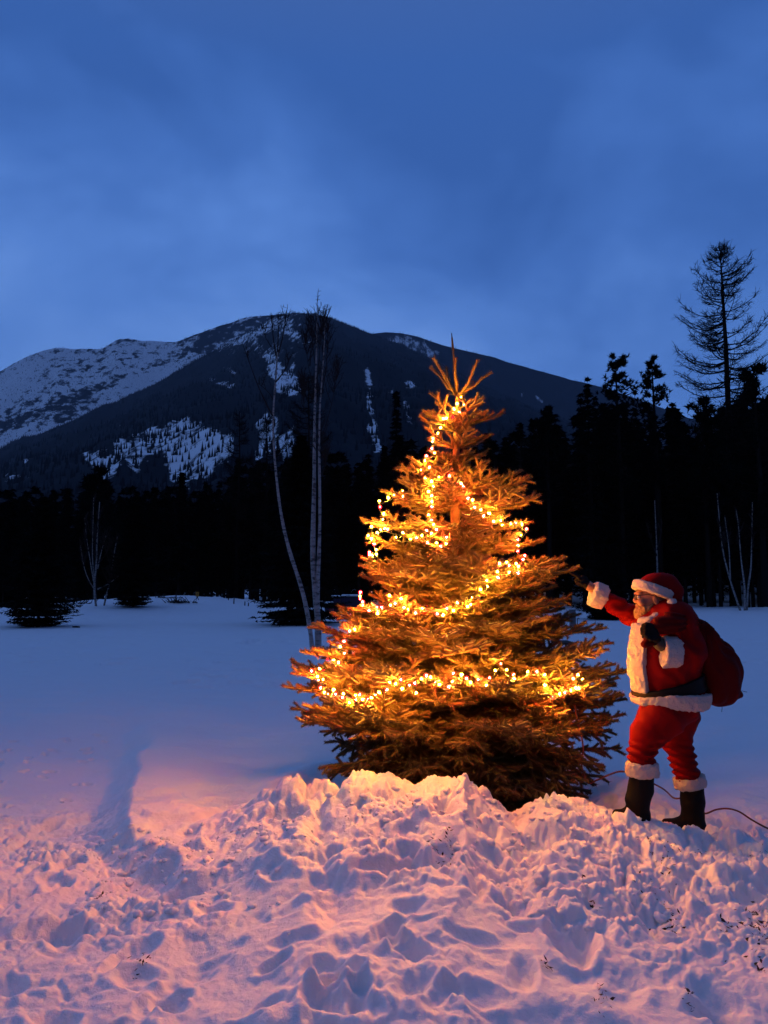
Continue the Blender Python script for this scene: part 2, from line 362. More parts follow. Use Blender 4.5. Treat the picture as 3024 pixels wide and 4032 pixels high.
Vc = np.vstack(cl.V).reshape(1100, 34, 3); cen = Vc.mean(1); Vc[..., 2] += ground_z(cen[:, 0], cen[:, 1])[:, None] - 0.003; cl.V = [Vc.reshape(-1, 3)]
tag(cl.build('snow_clods', M['snow'], sm=True), kind='stuff')

# dark leaf litter and dirt poking through the snow at the right
M['dirt'] = mat('dead_leaves', (0.05, 0.03, 0.018), 0.9, var=0.5, vscale=40)
dl = MB()
spots = [(2640, 3390, 40), (2560, 3375, 14), (2610, 3530, 50), (2640, 3590, 20), (2975, 3530, 16), (2965, 3620, 55), (2750, 3330, 18), (2300, 3500, 10), (2990, 3740, 18), (2715, 3870, 16), (1640, 3355, 14), (1740, 3455, 36), (1780, 3440, 22), (2370, 3915, 24), (2150, 3790, 14), (1630, 3360, 12),
         (395, 3460, 12), (560, 3720, 20), (2860, 3600, 14), (2330, 3560, 8), (2990, 3350, 24), (3010, 3650, 40), (250, 3080, 6), (1110, 3215, 5)]
leaves = []
for (x, y, s) in spots:
    for k in range(int(3 + s * 0.75)):
        Y = GY(y, 0.08) + rng.normal() * s * 0.0022; X = P(x, y, Y)[0] + rng.normal() * s * 0.0010; leaves.append((X, Y))
leaves = np.array(leaves); lz = ground_z(leaves[:, 0], leaves[:, 1])
for (X, Y), z0 in zip(leaves, lz):
    c = np.array((X, Y, z0 + 0.006 + 0.01 * rng.random())); a = nrm(rng.normal(size=3) * (1, 1, 0.6)); b = nrm(np.cross(a, rng.normal(size=3))); L = 0.005 + 0.011 * rng.random(); W = L * (0.15 + 0.35 * rng.random())
    dl.raw([c - a * L, c - b * W, c + a * L + (0, 0, 0.004), c + b * W, c + (0, 0, W * .4)], T=[(0, 1, 4), (1, 2, 4), (2, 3, 4), (3, 0, 4)])
tag(dl.build('leaf_litter', M['dirt']), kind='stuff')
# ------------------------------------------------------------------ mountains
def slope_mat(name, streak, thr, amp=1.5, sn=(0.92, 0.94, 0.97), dk=(0.007, 0.009, 0.014), fs=0.030):
    m = bpy.data.materials.new(name); m.use_nodes = True; n = NT(m.node_tree); b = n.n['Principled BSDF']; b.inputs['Roughness'].default_value = 0.9; b.inputs['Specular IOR Level'].default_value = 0.05
    at = n.add('ShaderNodeAttribute', attribute_name='snow'); tcn = n.add('ShaderNodeTexCoord')
    mpn = n.add('ShaderNodeMapping'); mpn.inputs['Scale'].default_value = streak; n.link(tcn.outputs['Object'], mpn.inputs[0])
    z1 = n.add('ShaderNodeTexNoise', Scale=fs, Detail=6.0, Roughness=0.68); n.link(mpn.outputs[0], z1.inputs['Vector'])
    z2 = n.add('ShaderNodeTexNoise', Scale=fs * 0.16, Detail=3.0, Roughness=0.5); n.link(tcn.outputs['Object'], z2.inputs['Vector'])
    v = n.math('ADD', at.outputs['Fac'], n.math('MULTIPLY', n.math('SUBTRACT', z1.outputs[0], 0.5), amp))
    v = n.math('ADD', v, n.math('MULTIPLY', n.math('SUBTRACT', z2.outputs[0], 0.5), 0.6))
    f = n.ramp(v, [(thr - 0.08, 0.0), (thr + 0.12, 1.0)])
    n.link(n.mix(f, dk, sn), b.inputs['Base Color'])
    bp = n.add('ShaderNodeBump', Strength=0.5, Distance=7.0); n.link(z1.outputs[0], bp.inputs['Height']); n.link(bp.outputs[0], b.inputs['Normal'])
    return m
def inpoly(x, y, poly):
    ins = np.zeros(x.shape, bool); p = poly
    for a in range(len(p)):
        x1, y1 = p[a]; x2, y2 = p[a - 1]
        c = ((y1 > y) != (y2 > y)); ins ^= c & (x < (x2 - x1) * (y - y1) / ((y2 - y1) or 1e-9) + x1)
    return ins
Z4 = lambda L: [(u * 0.904, 1150 + v * 0.904) for u, v in L]
Z2 = lambda L: [(1100 + u * 0.8439, 1300 + v * 0.8439) for u, v in L]
def mountain(name, crest, Yc, Yb, mtl, snowf, seed, rough=1.0, power=1.15, u0=-1900, u1=5000, du=9, nv=170):
    us = np.arange(u0, u1, du); cy = np.interp(us, [c[0] for c in crest], [c[1] for c in crest])
    cy = cy + 2.5 * fbm(us * 0.02, us * 0 + seed, seed=seed, oct=3)
    Pc = np.array([P(a, b, Yc) for a, b in zip(us, cy)])
    v = np.linspace(-0.35, 1, nv); vv = np.maximum(v, 0)
    X = np.repeat(Pc[None, :, 0], nv, 0); Y = Yc - v[:, None] * (Yc - Yb) + 0 * X; X = X * Y / Yc
    Zt = Pc[None, :, 2] * np.where(v >= 0, (1 - vv) ** power, 1 + v * 1.3)[:, None] - 25 * vv[:, None]
    a = (Yc - Yb) * 0.045 * rough
    rid = 1 - 2 * np.abs(fbm(X * 0.0016 + Y * 0.0006 + seed, Y * 0.0007, seed=seed, oct=4))
    env = smooth(0, 0.22, vv)[:, None] * smooth(1.0, 0.75, vv)[:, None]
    Zt = Zt + a * (rid - 0.5) * env + 0.18 * a * fbm(X * 0.008, Y * 0.008, seed=seed + 9, oct=4) * smooth(0, 0.05, vv)[:, None]
    V = np.stack([X, Y, Zt], -1).reshape(-1, 3); m_ = len(us)
    i = np.arange(nv - 1)[:, None] * m_; j = np.arange(m_ - 1)[None]
    Q = np.stack([i + j, i + m_ + j, i + m_ + j + 1, i + j + 1], -1).reshape(-1, 4)
    ob = link_mesh(name, V, Q, mtl); tag(ob, kind='structure')
    px, py = proj(V); sn = snowf(px, py); s2 = sn.reshape(nv, m_)
    for it in range(2): s2 = (s2 * 2 + np.roll(s2, 1, 0) + np.roll(s2, -1, 0) + np.roll(s2, 1, 1) + np.roll(s2, -1, 1)) / 6
    sn = s2.ravel(); at = ob.data.attributes.new('snow', 'FLOAT', 'POINT'); at.data.foreach_set('value', sn.astype(np.float32))
    return V, px, py, sn, (nv, m_)
def blobmask(px, py, poly, seed, jit=10):
    jx = px + jit * fbm(px * 0.03, py * 0.03, seed=seed, oct=3) * 2; jy = py + jit * fbm(px * 0.03, py * 0.03, seed=seed + 4, oct=3) * 2
    return inpoly(jx, jy, poly)
crestA = [(-1900, 1750), (-600, 1600), (0, 1462), (100, 1405), (170, 1380), (230, 1368), (290, 1372), (400, 1372), (460, 1335), (500, 1330), (560, 1341), (640, 1343), (690, 1346), (780, 1312), (860, 1283), (910, 1268), (960, 1252), (1040, 1240), (1130, 1236), (1250, 1250), (1450, 1330), (1900, 1450), (2600, 1650), (5000, 2000)]
crestB = [(-1900, 2150), (-700, 2020), (-200, 1850), (0, 1775), (110, 1728), (200, 1692), (330, 1640), (450, 1590), (560, 1542), (640, 1500), (720, 1450), (790, 1412), (860, 1375), (930, 1338), (990, 1305), (1050, 1262), (1100, 1241), (1160, 1232), (1240, 1239), (1300, 1252), (1350, 1270), (1437, 1305), (1560, 1352), (1682, 1405), (1800, 1462), (1950, 1540), (2100, 1610), (2300, 1690), (2600, 1800), (3200, 1950), (5000, 2150)]
crestC = [(-1900, 1700), (900, 1500), (1300, 1400), (1400, 1340), (1475, 1312), (1520, 1306), (1575, 1309), (1650, 1325), (1720, 1350), (1790, 1370), (1850, 1383), (1930, 1402), (2050, 1440), (2200, 1480), (2390, 1530), (2550, 1585), (2700, 1640), (2900, 1705), (3200, 1790), (5000, 2050)]
def snowA(px, py):
    s = 0.58 + 0.45 * fbm(px * 0.006 + py * 0.009, (py - px) * 0.0022, seed=5, oct=3)
    s = s - 0.35 * np.exp(-((py - (1690 - 0.42 * px)) / 16.0) ** 2) - 0.12 * (py < np.interp(px, [c[0] for c in crestA], [c[1] for c in crestA]) + 28)
    return s + 0.08
polyB = [Z4([(340, 695), (480, 690), (480, 652), (560, 622), (650, 592), (700, 575), (740, 560), (800, 542), (850, 558), (900, 580), (960, 600), (1015, 622), (1022, 690), (1000, 745), (945, 800), (865, 842), (790, 858), (745, 835), (735, 770), (700, 725), (640, 740), (600, 770), (540, 760), (500, 785), (485, 835), (440, 840), (400, 780), (365, 740)]),
         Z4([(950, 312), (1000, 318), (1030, 350), (1010, 358), (975, 335)]), Z4([(872, 362), (930, 368), (985, 392), (1030, 402), (1000, 432), (950, 400), (905, 385)]),
         Z4([(1118, 268), (1200, 275), (1262, 360), (1290, 250), (1312, 236), (1300, 300), (1296, 380), (1310, 440), (1260, 470), (1210, 445), (1180, 400), (1150, 330)]),
         Z4([(1020, 150), (1180, 92), (1230, 95), (1300, 180), (1290, 215), (1200, 170), (1100, 205), (1040, 235), (900, 250)]),
         Z4([(1110, 228), (1150, 228), (1140, 250), (1115, 246)]), Z4([(505, 570), (550, 572), (540, 590), (515, 588)]), Z4([(325, 612), (400, 602), (408, 622), (350, 630)]),
         Z4([(0, 800), (60, 790), (190, 800), (200, 830), (100, 815), (20, 835)]), Z4([(85, 725), (130, 722), (130, 740), (95, 742)]), Z4([(215, 680), (250, 678), (245, 690), (220, 690)]),
         Z4([(1150, 500), (1215, 560), (1290, 560), (1340, 620), (1280, 700), (1240, 760), (1160, 700), (1090, 780), (1085, 720), (1130, 650), (1105, 600)]),
         Z4([(1595, 380), (1612, 390), (1625, 480), (1640, 600), (1660, 720), (1620, 700), (1600, 600), (1605, 500)]),
         Z2([(398, 160), (412, 160), (432, 230), (418, 300), (432, 400), (470, 500), (490, 560), (485, 610), (450, 590), (425, 520), (412, 400), (408, 300), (390, 215)]),
         Z2([(475, 240), (520, 262), (600, 234), (632, 245), (630, 278), (560, 270), (530, 300), (482, 285)]), Z2([(370, 500), (395, 505), (388, 580), (375, 560)]),
         Z2([(560, 300), (600, 330), (625, 430), (600, 450), (575, 380)])]
def snowB(px, py):
    s = np.full(px.shape, -0.12) + 0.05 * fbm(px * 0.01, py * 0.01, seed=15)
    for k, pl in enumerate(polyB): s = np.maximum(s, np.where(blobmask(px, py, pl, 30 + k, 14 if k in (0, 3, 11) else 7), 0.66 if k in (0, 11) else 0.64, -1))
    s = np.where((py < 1400) & (px > 850) & (px < 1240) & (s < 0.3), 0.27, s)
    return s
polyC = [Z2([(430, 20), (500, 12), (600, 25), (700, 60), (750, 100), (690, 150), (670, 110), (560, 80)]), Z2([(1130, 275), (1148, 280), (1165, 350), (1190, 400), (1160, 410), (1140, 350)]), Z2([(1060, 345), (1110, 350), (1125, 385), (1085, 375)]), Z2([(1190, 300), (1230, 330), (1225, 360), (1200, 350)])]
def snowC(px, py):
    s = np.full(px.shape, -0.02) + 0.1 * fbm(px * 0.02, py * 0.006, seed=17)
    for k, pl in enumerate(polyC): s = np.maximum(s, np.where(blobmask(px, py, pl, 50 + k, 9), 0.46, -1))
    return s
HA = mountain('mountain_left', crestA, 8200, 5600, slope_mat('slope_left', (1.0, 0.55, 1.6), 0.5, amp=2.6, fs=0.010), snowA, 3, rough=1.3)
HB = mountain('mountain_main', crestB, 6500, 700, slope_mat('slope_main', (1.0, 0.5, 0.6), 0.5, amp=2.0, fs=0.022), snowB, 8, rough=0.55, power=1.05)
HC = mountain('mountain_right', crestC, 8000, 5600, slope_mat('slope_right', (1.3, 0.6, 0.45), 0.5, fs=0.013), snowC, 12, rough=0.8)
# conifers far off on the slopes, too many to count
def slope_trees(name, H, n, seed, hr, keep):
    V, px, py, sn, (nv, m_) = H; r = np.random.default_rng(seed)
    vis = np.where((px > -250) & (px < 3250) & (py < 2080) & (V[:, 1] < V[:, 1].max() * 0.999))[0]
    pr = keep(px[vis], py[vis], sn[vis]); pr = pr / pr.sum(); idx = r.choice(vis, n, p=pr)
    sp = (V[1, 0] - V[0, 0]); c = V[idx] + np.stack([r.uniform(-.5, .5, n) * sp, r.uniform(-.5, .5, n) * 8, np.zeros(n)], -1)
    h = r.uniform(hr[0], hr[1], n); k = 5; th = np.linspace(0, 2 * np.pi, k, endpoint=False)
    ring = np.stack([np.cos(th), np.sin(th), 0 * th], -1)
    Vt = np.concatenate([c[:, None] + ring[None] * (h * 0.15)[:, None, None] + np.array((0, 0, -2.0)), (c + np.stack([0 * h, 0 * h, h], -1))[:, None]], 1).reshape(-1, 3)
    b = np.arange(n)[:, None, None] * (k + 1); jj = np.arange(k)
    T = (b + np.stack([jj, (jj + 1) % k, np.full(k, k)], -1)[None]).reshape(-1, 3)
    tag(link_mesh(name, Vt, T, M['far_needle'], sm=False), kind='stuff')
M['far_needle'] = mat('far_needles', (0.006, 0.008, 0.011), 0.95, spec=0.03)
def keepB(px, py, sn):
    w_ = np.where(sn > 0.3, 1.6, 1.0); w_ = np.where(py < np.interp(px, [c[0] for c in crestB], [c[1] for c in crestB]) + 10, 3.0, w_)
    return w_
slope_trees('forest_main_slope', HB, 34000, 4, (9, 25), keepB)
slope_trees('forest_left_slope', HA, 8000, 5, (12, 26), lambda px, py, sn: np.where(py < 1760, 1.0, 0.05) * np.where(sn > .5, .5, 1.2))
slope_trees('forest_right_slope', HC, 7000, 6, (13, 25), lambda px, py, sn: np.where(py < 1700, 1.0, 0.05))

# ------------------------------------------------------------------ trees: builders
def conifer_mesh(seed, H, R, low=0.1, whorls=40, per=7, tri=11, leaf=0.5, droop=0.35, power=0.9, trunk_r=None, gap=0.0, up=0.0, waist=0.0):
    """returns (trunk MB, crown MB) for a conifer of height H whose base is at the origin"""
    r = np.random.default_rng(seed); tr = MB(); cr = MB(); trunk_r = trunk_r or H * 0.013
    tr.tube([(0, 0, -0.5), (0, 0, 0.0), (0, 0, H * 0.5), (0, 0, H * 0.985)], [trunk_r * 1.2, trunk_r, trunk_r * 0.6, 0.02 * trunk_r + 0.005], k=7)
    A = []; 
    for wv_ in range(whorls):
        f = (wv_ + r.random() * 0.8) / whorls; z0 = H * (low + (1 - low) * f)
        L = R * (1 - f) ** power * (0.75 + 0.4 * r.random()) + 0.02 * H * 0.3
        if waist: L *= 0.50 + 0.50 * min(1, f / waist)
        if r.random() < gap: continue
        for b in range(per):
            a = r.random() * 6.283; l = L * (0.65 + 0.45 * r.random()); dr = droop * (1 - f * 1.2) * (0.6 + 0.8 * r.random()) - up * f
            s = (np.arange(tri) + r.random(tri)) / tri; s = 0.08 + 0.92 * s ** 0.75
            rad = s * l; zz = z0 - dr * l * s ** 1.2 + 0.12 * l * s ** 3
            side = r.normal(size=tri) * 0.16 * (1.05 - s) * l + r.normal(size=tri) * 0.04 * l
            A.append(np.stack([rad * math.cos(a) - side * math.sin(a), rad * math.sin(a) + side * math.cos(a), zz, np.full(tri, a), 0.6 + 0.6 * (1 - s)], -1))
        if R > 1.0 or True:
            cr_pts = [(0, 0, z0), (math.cos(a) * l * 0.5, math.sin(a) * l * 0.5, z0 - dr * l * 0.45), (math.cos(a) * l * 0.95, math.sin(a) * l * 0.95, z0 - dr * l * 0.9)]
            tr.tube(cr_pts, [trunk_r * 0.22 * (1 - f * .6), trunk_r * 0.14 * (1 - f * .6), 0.006], k=4, cap=False)
    A = np.vstack(A); n = len(A); c = A[:, :3]; a = A[:, 3] + r.normal(size=n) * 0.7; sz = leaf * A[:, 4] * (0.6 + 0.7 * r.random(n))
    d = np.stack([np.cos(a), np.sin(a), r.normal(size=n) * 0.35 - 0.1 + up], -1); d = nrm(d); sd = nrm(np.cross(d, r.normal(size=(n, 3)) * 0.5 + (0, 0, 1)))
    V = np.stack([c - d * (sz * .4)[:, None] + sd * (sz * .22)[:, None], c - d * (sz * .4)[:, None] - sd * (sz * .22)[:, None], c + d * (sz * .75)[:, None] - np.array((0, 0, 1)) * (sz * .12)[:, None]], 1).reshape(-1, 3)
    cr.raw(V, T=np.arange(3 * n).reshape(-1, 3)); return tr, cr
def conifer(name, pos, label, cat='tree', group=None, mats=('dark_bark', 'dark_needle'), **kw):
    root = empty(name, pos, label, cat, group); tr, cr = conifer_mesh(**kw)
    for mb, nm, mt in ((tr, 'trunk', mats[0]), (cr, 'crown', mats[1])):
        ob = mb.build(nm, M[mt], origin=(0, 0, 0)); ob.parent = root
    return root
def pine_mesh(seed, H, R, low=0.3, n=46, leaf=0.5):
    r = np.random.default_rng(seed); tr = MB(); cr = MB()
    tr.tube([(0, 0, -0.5), (0, 0, 0), (0.1, 0, H * .5), (0, 0.05, H * .97)], [H * .016, H * .014, H * .010, 0.03], k=7); A = []
    for b in range(n):
        f = (b + r.random()) / n; z0 = H * (low + (0.98 - low) * f); a = r.random() * 6.283
        l = R * (np.interp(f, [0, 0.35, 0.7, 1], [0.65, 1.0, 0.75, 0.22])) * (0.55 + 0.6 * r.random()); rise = 0.25 + 0.5 * r.random()
        tip = np.array((math.cos(a) * l, math.sin(a) * l, z0 + l * rise * 0.7)); st = np.array((0, 0, z0)); mid = (st + tip) / 2 - (0, 0, l * 0.12)
        tr.tube([st, mid, tip], [0.06, 0.045, 0.02], k=4, cap=False)
        for q in range(12):
            t_ = 0.25 + 0.8 * (q + r.random() * .6) / 12; c0 = st * (1 - t_) ** 2 + mid * 2 * t_ * (1 - t_) + tip * t_ * t_ + r.normal(size=3) * 0.16 * l
            k = 13; d = nrm(r.normal(size=(k, 3)) + np.array((math.cos(a) * .5, math.sin(a) * .5, 0.9))); s_ = leaf * (0.6 + 0.6 * r.random(k))
            sd = nrm(np.cross(d, r.normal(size=(k, 3)))) * (s_ * 0.16)[:, None]
            A.append(np.stack([c0 - sd, c0 + sd, c0 + d * s_[:, None]], 1).reshape(-1, 3))
    V = np.vstack(A); cr.raw(V, T=np.arange(len(V)).reshape(-1, 3)); return tr, cr
def pine(name, pos, label, group=None, **kw):
    root = empty(name, pos, label, 'pine tree', group); tr, cr = pine_mesh(**kw)
    for mb, nm, mt in ((tr, 'trunk', 'dark_bark'), (cr, 'crown', 'dark_needle')):
        ob = mb.build(nm, M[mt], origin=(0, 0, 0)); ob.parent = root
    return root
def larch(name, pos, label, H, R, seed, low=0.3, n=70, rad=1.0, tilt=0.0):
    """bare larch: straight bole, long limbs dipping and curving up at the ends, hanging twigs"""
    root = empty(name, pos, label, 'larch tree'); r = np.random.default_rng(seed); tr = MB(); br = MB()
    tr.tube([(0, 0, -.5), (0, 0, 0), (0, 0, H * .35), (0.1, 0, H * .7), (0, 0, H)], [H * .0135 * rad, H * .012 * rad, H * .0095 * rad, H * .006 * rad, 0.03], k=9)
    for b in range(n):
        f = (b + r.random()) / n; z0 = H * (low + (0.99 - low) * f ** 0.95); a = r.random() * 6.283
        l = R * np.interp(f, [0, .15, .45, .7, .85, 1], [0.9, 1.0, 0.92, 0.72, 0.55, 0.10]) * (0.7 + 0.4 * r.random())
        up = 0.10 + 0.5 * f + 0.12 * r.random()
        s = np.linspace(0, 1, 7); zz = z0 - 0.20 * l * (1 - f) * np.sin(s * np.pi * 0.8) + up * l * s ** 2.2
        pts = np.stack([math.cos(a) * l * s, math.sin(a) * l * s, zz], -1) + r.normal(size=(7, 3)) * 0.012 * l
        br.tube(pts, np.linspace(0.075, 0.018, 7) * rad * (1.15 - .5 * f), k=5, cap=False)
        for q in range(int(10 + 9 * l / R)):
            t_ = 0.18 + 0.8 * r.random(); c0 = np.array([np.interp(t_, s, pts[:, kk]) for kk in range(3)]); sg = 1 if r.random() < .5 else -1
            dirv = nrm(np.array((math.cos(a + sg * 0.9), math.sin(a + sg * 0.9), -0.25 + 0.9 * t_ * r.random() + 0.4 * f))); ll = l * 0.28 * (1.15 - t_) + 0.3
            e = c0 + dirv * ll; mid = (c0 + e) / 2 - np.array((0, 0, 0.10 * ll)); e = e + np.array((0, 0, 0.12 * ll))
            br.tube([c0, mid, e], [0.026 * rad, 0.020 * rad, 0.010 * rad], k=3, cap=False)
            for qq in range(3):
                c1 = c0 + (e - c0) * (0.3 + 0.6 * r.random()); e1 = c1 + r.normal(size=3) * 0.22 + np.array((0, 0, -0.16 + 0.25 * f)) + dirv * .1
                br.tube([c1, e1], [0.016 * rad, 0.008 * rad], k=3, cap=False)
    for mb, nm in ((tr, 'trunk'), (br, 'branches')):
        ob = mb.build(nm, M['dark_bark'], origin=(0, 0, 0)); ob.parent = root
    return root
def birch(name, Y, stems, label, seed, twigs=30, group=None, mtl='birch', depth=0.5, twig_len=1.0, lowf=0.45, kind='birch tree'):
    """stems: list of (pixel polyline, base width px, tip width px); each stem is a part"""
    r = np.random.default_rng(seed); b0 = stems[0][0][0]; base = P(b0[0], b0[1], Y); base[2] = gz(base[0], base[1]) if abs(gz(base[0], base[1]) - base[2]) < 0.4 else base[2]
    root = empty(name, base, label, kind, group); tw = MB()
    for k, (poly, w0, w1) in enumerate(stems):
        pts = []; oy = 0 if k == 0 else depth * (r.random() - .5) * 2
        L = len(poly)
        for q, (x, y) in enumerate(poly): pts.append(P(x, y, Y + oy * (q / L) * 1.5 + (0 if w0 > 12 else oy)))
        pts = np.array(pts)
        if w0 > 8: pts[0, 2] -= 0.3
        # resample smooth
        s = np.concatenate([[0], np.cumsum(np.linalg.norm(np.diff(pts, axis=0), axis=1))]); ns = max(6, int(s[-1] / 0.25)); ss = np.linspace(0, s[-1], ns)
        pp = np.stack([np.interp(ss, s, pts[:, c]) for c in range(3)], -1)
        for it in range(3): pp[1:-1] = (pp[:-2] + 2 * pp[1:-1] + pp[2:]) / 4
        rr = np.interp(ss / s[-1], [0, 0.05, 0.35, 0.7, 1], [w0 * 1.2, w0, w0 * .72 + w1 * .1, w0 * .32 + w1 * .4, w1]) * Y / FPX / 2
        big = w0 > 8; mb = MB(); mb.tube(pp, rr * (1 + 0.06 * r.normal(size=ns)), k=10 if big else 5); ob = mb.build('trunk' if big else 'branch', M[mtl if (w0 > 7.5 or (Y > 30 and w0 > 4)) else 'twig'], root); tw = MB()
        for q in range(twigs):
            t_ = lowf + (1 - lowf) * r.random() ** 0.8; c0 = np.array([np.interp(t_ * s[-1], ss, pp[:, c]) for c in range(3)]); a = r.random() * 6.283
            l = twig_len * (0.35 + 0.7 * r.random()) * (1.25 - t_); sp = 0.22 + 0.3 * r.random(); u = np.linspace(0, 1, 5)
            p2 = c0 + np.stack([math.cos(a) * sp * l * u ** 0.8, math.sin(a) * sp * l * u ** 0.8, l * u], -1) + r.normal(size=(5, 3)) * 0.02 * l
            tw.tube(p2, np.linspace(3.2, 1.5, 5) * Y / FPX / 2 * (1.6 if Y > 30 else 1.0), k=3, cap=False)
            for qq in range(3):
                c1 = p2[1 + qq]; e1 = c1 + nrm(r.normal(size=3) * (1, 1, .4) + (0, 0, .9)) * l * 0.35; tw.tube([c1, (c1 + e1) / 2 + r.normal(size=3) * 0.02, e1], [2.2 * Y / FPX / 2, 1.8 * Y / FPX / 2, 1.2 * Y / FPX / 2], k=3, cap=False)
        if twigs: to = tw.build('twigs', M['twig'], root); to.parent = ob
    return root

# --- forest edge: individual dark conifers; the skyline they reach follows the photograph's
sky_px = [(-1600, 1950), (-400, 1930), (0, 1925), (100, 1900), (200, 1880), (300, 1905), (370, 1850), (430, 1900), (560, 1925), (700, 1895), (800, 1900), (930, 1810), (1000, 1800), (1150, 1790), (1300, 1760), (1420, 1800), (1560, 1700), (1750, 1750), (1900, 1720),
          (2000, 1680), (2100, 1650), (2165, 1600), (2220, 1660), (2300, 1545), (2400, 1560), (2520, 1600), (2620, 1610), (2700, 1590), (2760, 1640), (2850, 1590), (2960, 1520), (3020, 1470), (3300, 1500), (4600, 1650)]
protos = []
for k in range(5):
    protos.append((14.0, [dict(seed=100, H=14, R=2.3, low=0.12), dict(seed=101, H=14, R=1.9, low=0.2, droop=0.5), dict(seed=102, H=14, R=2.7, low=0.10, droop=0.3), dict(seed=103, H=14, R=2.1, low=0.28, gap=0.12), dict(seed=104, H=14, R=1.7, low=0.34, gap=0.1, droop=0.45)][k]))
frng = np.random.default_rng(21); first = {}
GRP = 'dark conifers along the forest edge'; LAB = {'L': 'dark conifer in the forest edge behind the snowy field, left of the lit tree', 'M': 'dark conifer in the forest edge hidden partly behind the lit tree', 'R': 'dark conifer in the forest edge behind the person in red'}
def place_conifer(X, Y, h, lean=1.0):
    k = int(frng.integers(0, 5)); px = proj(np.array((X, Y, 5.0)))[0]; side = 'L' if px < 1450 else ('M' if px < 2150 else 'R')
    loc = (X, Y, gz(X, Y) - 0.1); s = h / 14.0; scl = (s * lean, s * lean, s); g = GRP + {'L': ' left', 'M': ' centre', 'R': ' right'}[side]
    if k not in first:
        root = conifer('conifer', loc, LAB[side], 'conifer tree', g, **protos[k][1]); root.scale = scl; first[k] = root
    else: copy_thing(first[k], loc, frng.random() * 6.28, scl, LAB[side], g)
cnt = 0
for row, (Y0, dY, step, hf) in enumerate([(60, 5, 66, 0.80), (68, 6, 60, 0.92), (78, 7, 60, 1.0)]):
    px = -500
    while px < 3520:
        Y = Y0 + dY * frng.random(); sk = np.interp(px, [a[0] for a in sky_px], [a[1] for a in sky_px])
        top = P(px, sk, Y)[2]; X = P(px, 2300, Y)[0]; g0 = gz(X, Y); h = (top - g0) * hf * (0.86 + 0.16 * frng.random())
        if h > 3: place_conifer(X, Y, h, 0.8 + 0.4 * frng.random()); cnt += 1
        px += step * (0.6 + 0.8 * frng.random())
print('forest conifers', cnt)
# wood behind the edge: a mass nobody could count
ws = MB(); wt = MB(); trb, crb = conifer_mesh(seed=200, H=14, R=2.6, low=0.15, whorls=22, per=5, tri=7, leaf=0.95)
Vb = np.vstack(crb.V); Tb = np.vstack(crb.T)
for k in range(420):
    px = -900 + 4900 * frng.random(); Y = 86 + 110 * frng.random() ** 1.5; sk = np.interp(px, [a[0] for a in sky_px], [a[1] for a in sky_px]); X = P(px, 2300, Y)[0]; g0 = gz(X, Y)
    h = min((P(px, sk, Y)[2] - g0) * (0.80 + 0.2 * frng.random()), 26); s = h / 14; a = frng.random() * 6.28; ca, sa = math.cos(a), math.sin(a)
    V = np.stack([Vb[:, 0] * ca - Vb[:, 1] * sa, Vb[:, 0] * sa + Vb[:, 1] * ca, Vb[:, 2]], -1) * (s * 1.15, s * 1.15, s) + (X, Y, g0); ws.raw(V, T=Tb)
    ws.tube([(X, Y, g0 - 1), (X, Y, g0 + h * .8)], [0.22 * s, 0.1 * s], k=5)
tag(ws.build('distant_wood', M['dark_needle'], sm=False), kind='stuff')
# bare boles at the forest edge on the right, seen against the snowy rise
bgrp = 'bare dark boles at the right forest edge'
bole0 = None
for k in range(46):
    px = 2050 + 1250 * frng.random(); Y = 60 + 16 * frng.random(); X = P(px, 2300, Y)[0]; z0 = gz(X, Y); lb = 'bare dark tree bole against the snowy rise behind the person in red'
    if bole0 is None:
        bole0 = empty('slim_tree', (X, Y, z0), lb, 'tree', bgrp); mb = MB(); mb.tube([(0, 0, -.5), (0, 0, 0), (0.05, 0, 6), (0, 0, 13)], [0.19, .16, .12, .03], k=7); o_ = mb.build('trunk', M['dark_bark'], origin=(0, 0, 0)); o_.parent = bole0
        mb = MB()
        for q in range(90):
            z_ = 2.2 + 10.5 * frng.random(); a = frng.random() * 6.28; l = 0.5 + 1.3 * frng.random() * (1.1 - z_ / 14); mb.tube([(0, 0, z_), (math.cos(a) * l, math.sin(a) * l, z_ + .25 * l)], [.035, .012], k=3, cap=False)
        o_ = mb.build('branches', M['twig'], origin=(0, 0, 0)); o_.parent = bole0
    else: s = 0.7 + 0.6 * frng.random(); copy_thing(bole0, (X, Y, z0), frng.random() * 6.28, (s, s, 0.7 + 0.4 * frng.random()), lb, bgrp)

# --- trees one can tell apart
def at_px(px, Y, zoff=0.0): X = P(px, 2300, Y)[0]; return (X, Y, gz(X, Y) + zoff)
def hgt(px, py, Y): return P(px, py, Y)[2] - gz(P(px, 2300, Y)[0], Y)
larch('larch_tree', at_px(2898, 62), 'tall bare larch towering over the forest at the right edge', hgt(2860, 968, 62), 4.5, 5, low=0.34, n=130, rad=1.0)
larch('larch_tree', at_px(1206, 58), 'thin bare larch just behind the two tall birch stems', hgt(1200, 1475, 58), 2.2, 6, low=0.3, n=60, rad=0.8)
larch('larch_tree', at_px(1040, 66), 'small bare larch left of the leaning birch stem', hgt(1040, 1650, 66), 2.6, 7, low=0.3, n=50, rad=0.8)
larch('larch_tree', at_px(930, 66), 'spindly bare larch farthest left of the bare larches', hgt(930, 1620, 66), 1.6, 8, low=0.3, n=40, rad=0.7)
pine('pine_tree', at_px(2452, 60), 'broad dark pine standing above the forest, left of its narrower neighbour', seed=4, H=hgt(2440, 1385, 60), R=2.6, low=0.35, leaf=0.36, n=64)
pine('pine_tree', at_px(2600, 61), 'narrow dark pine above the forest between the broad pine and the tall larch', seed=9, H=hgt(2592, 1395, 61), R=1.6, low=0.45, n=56, leaf=0.34)
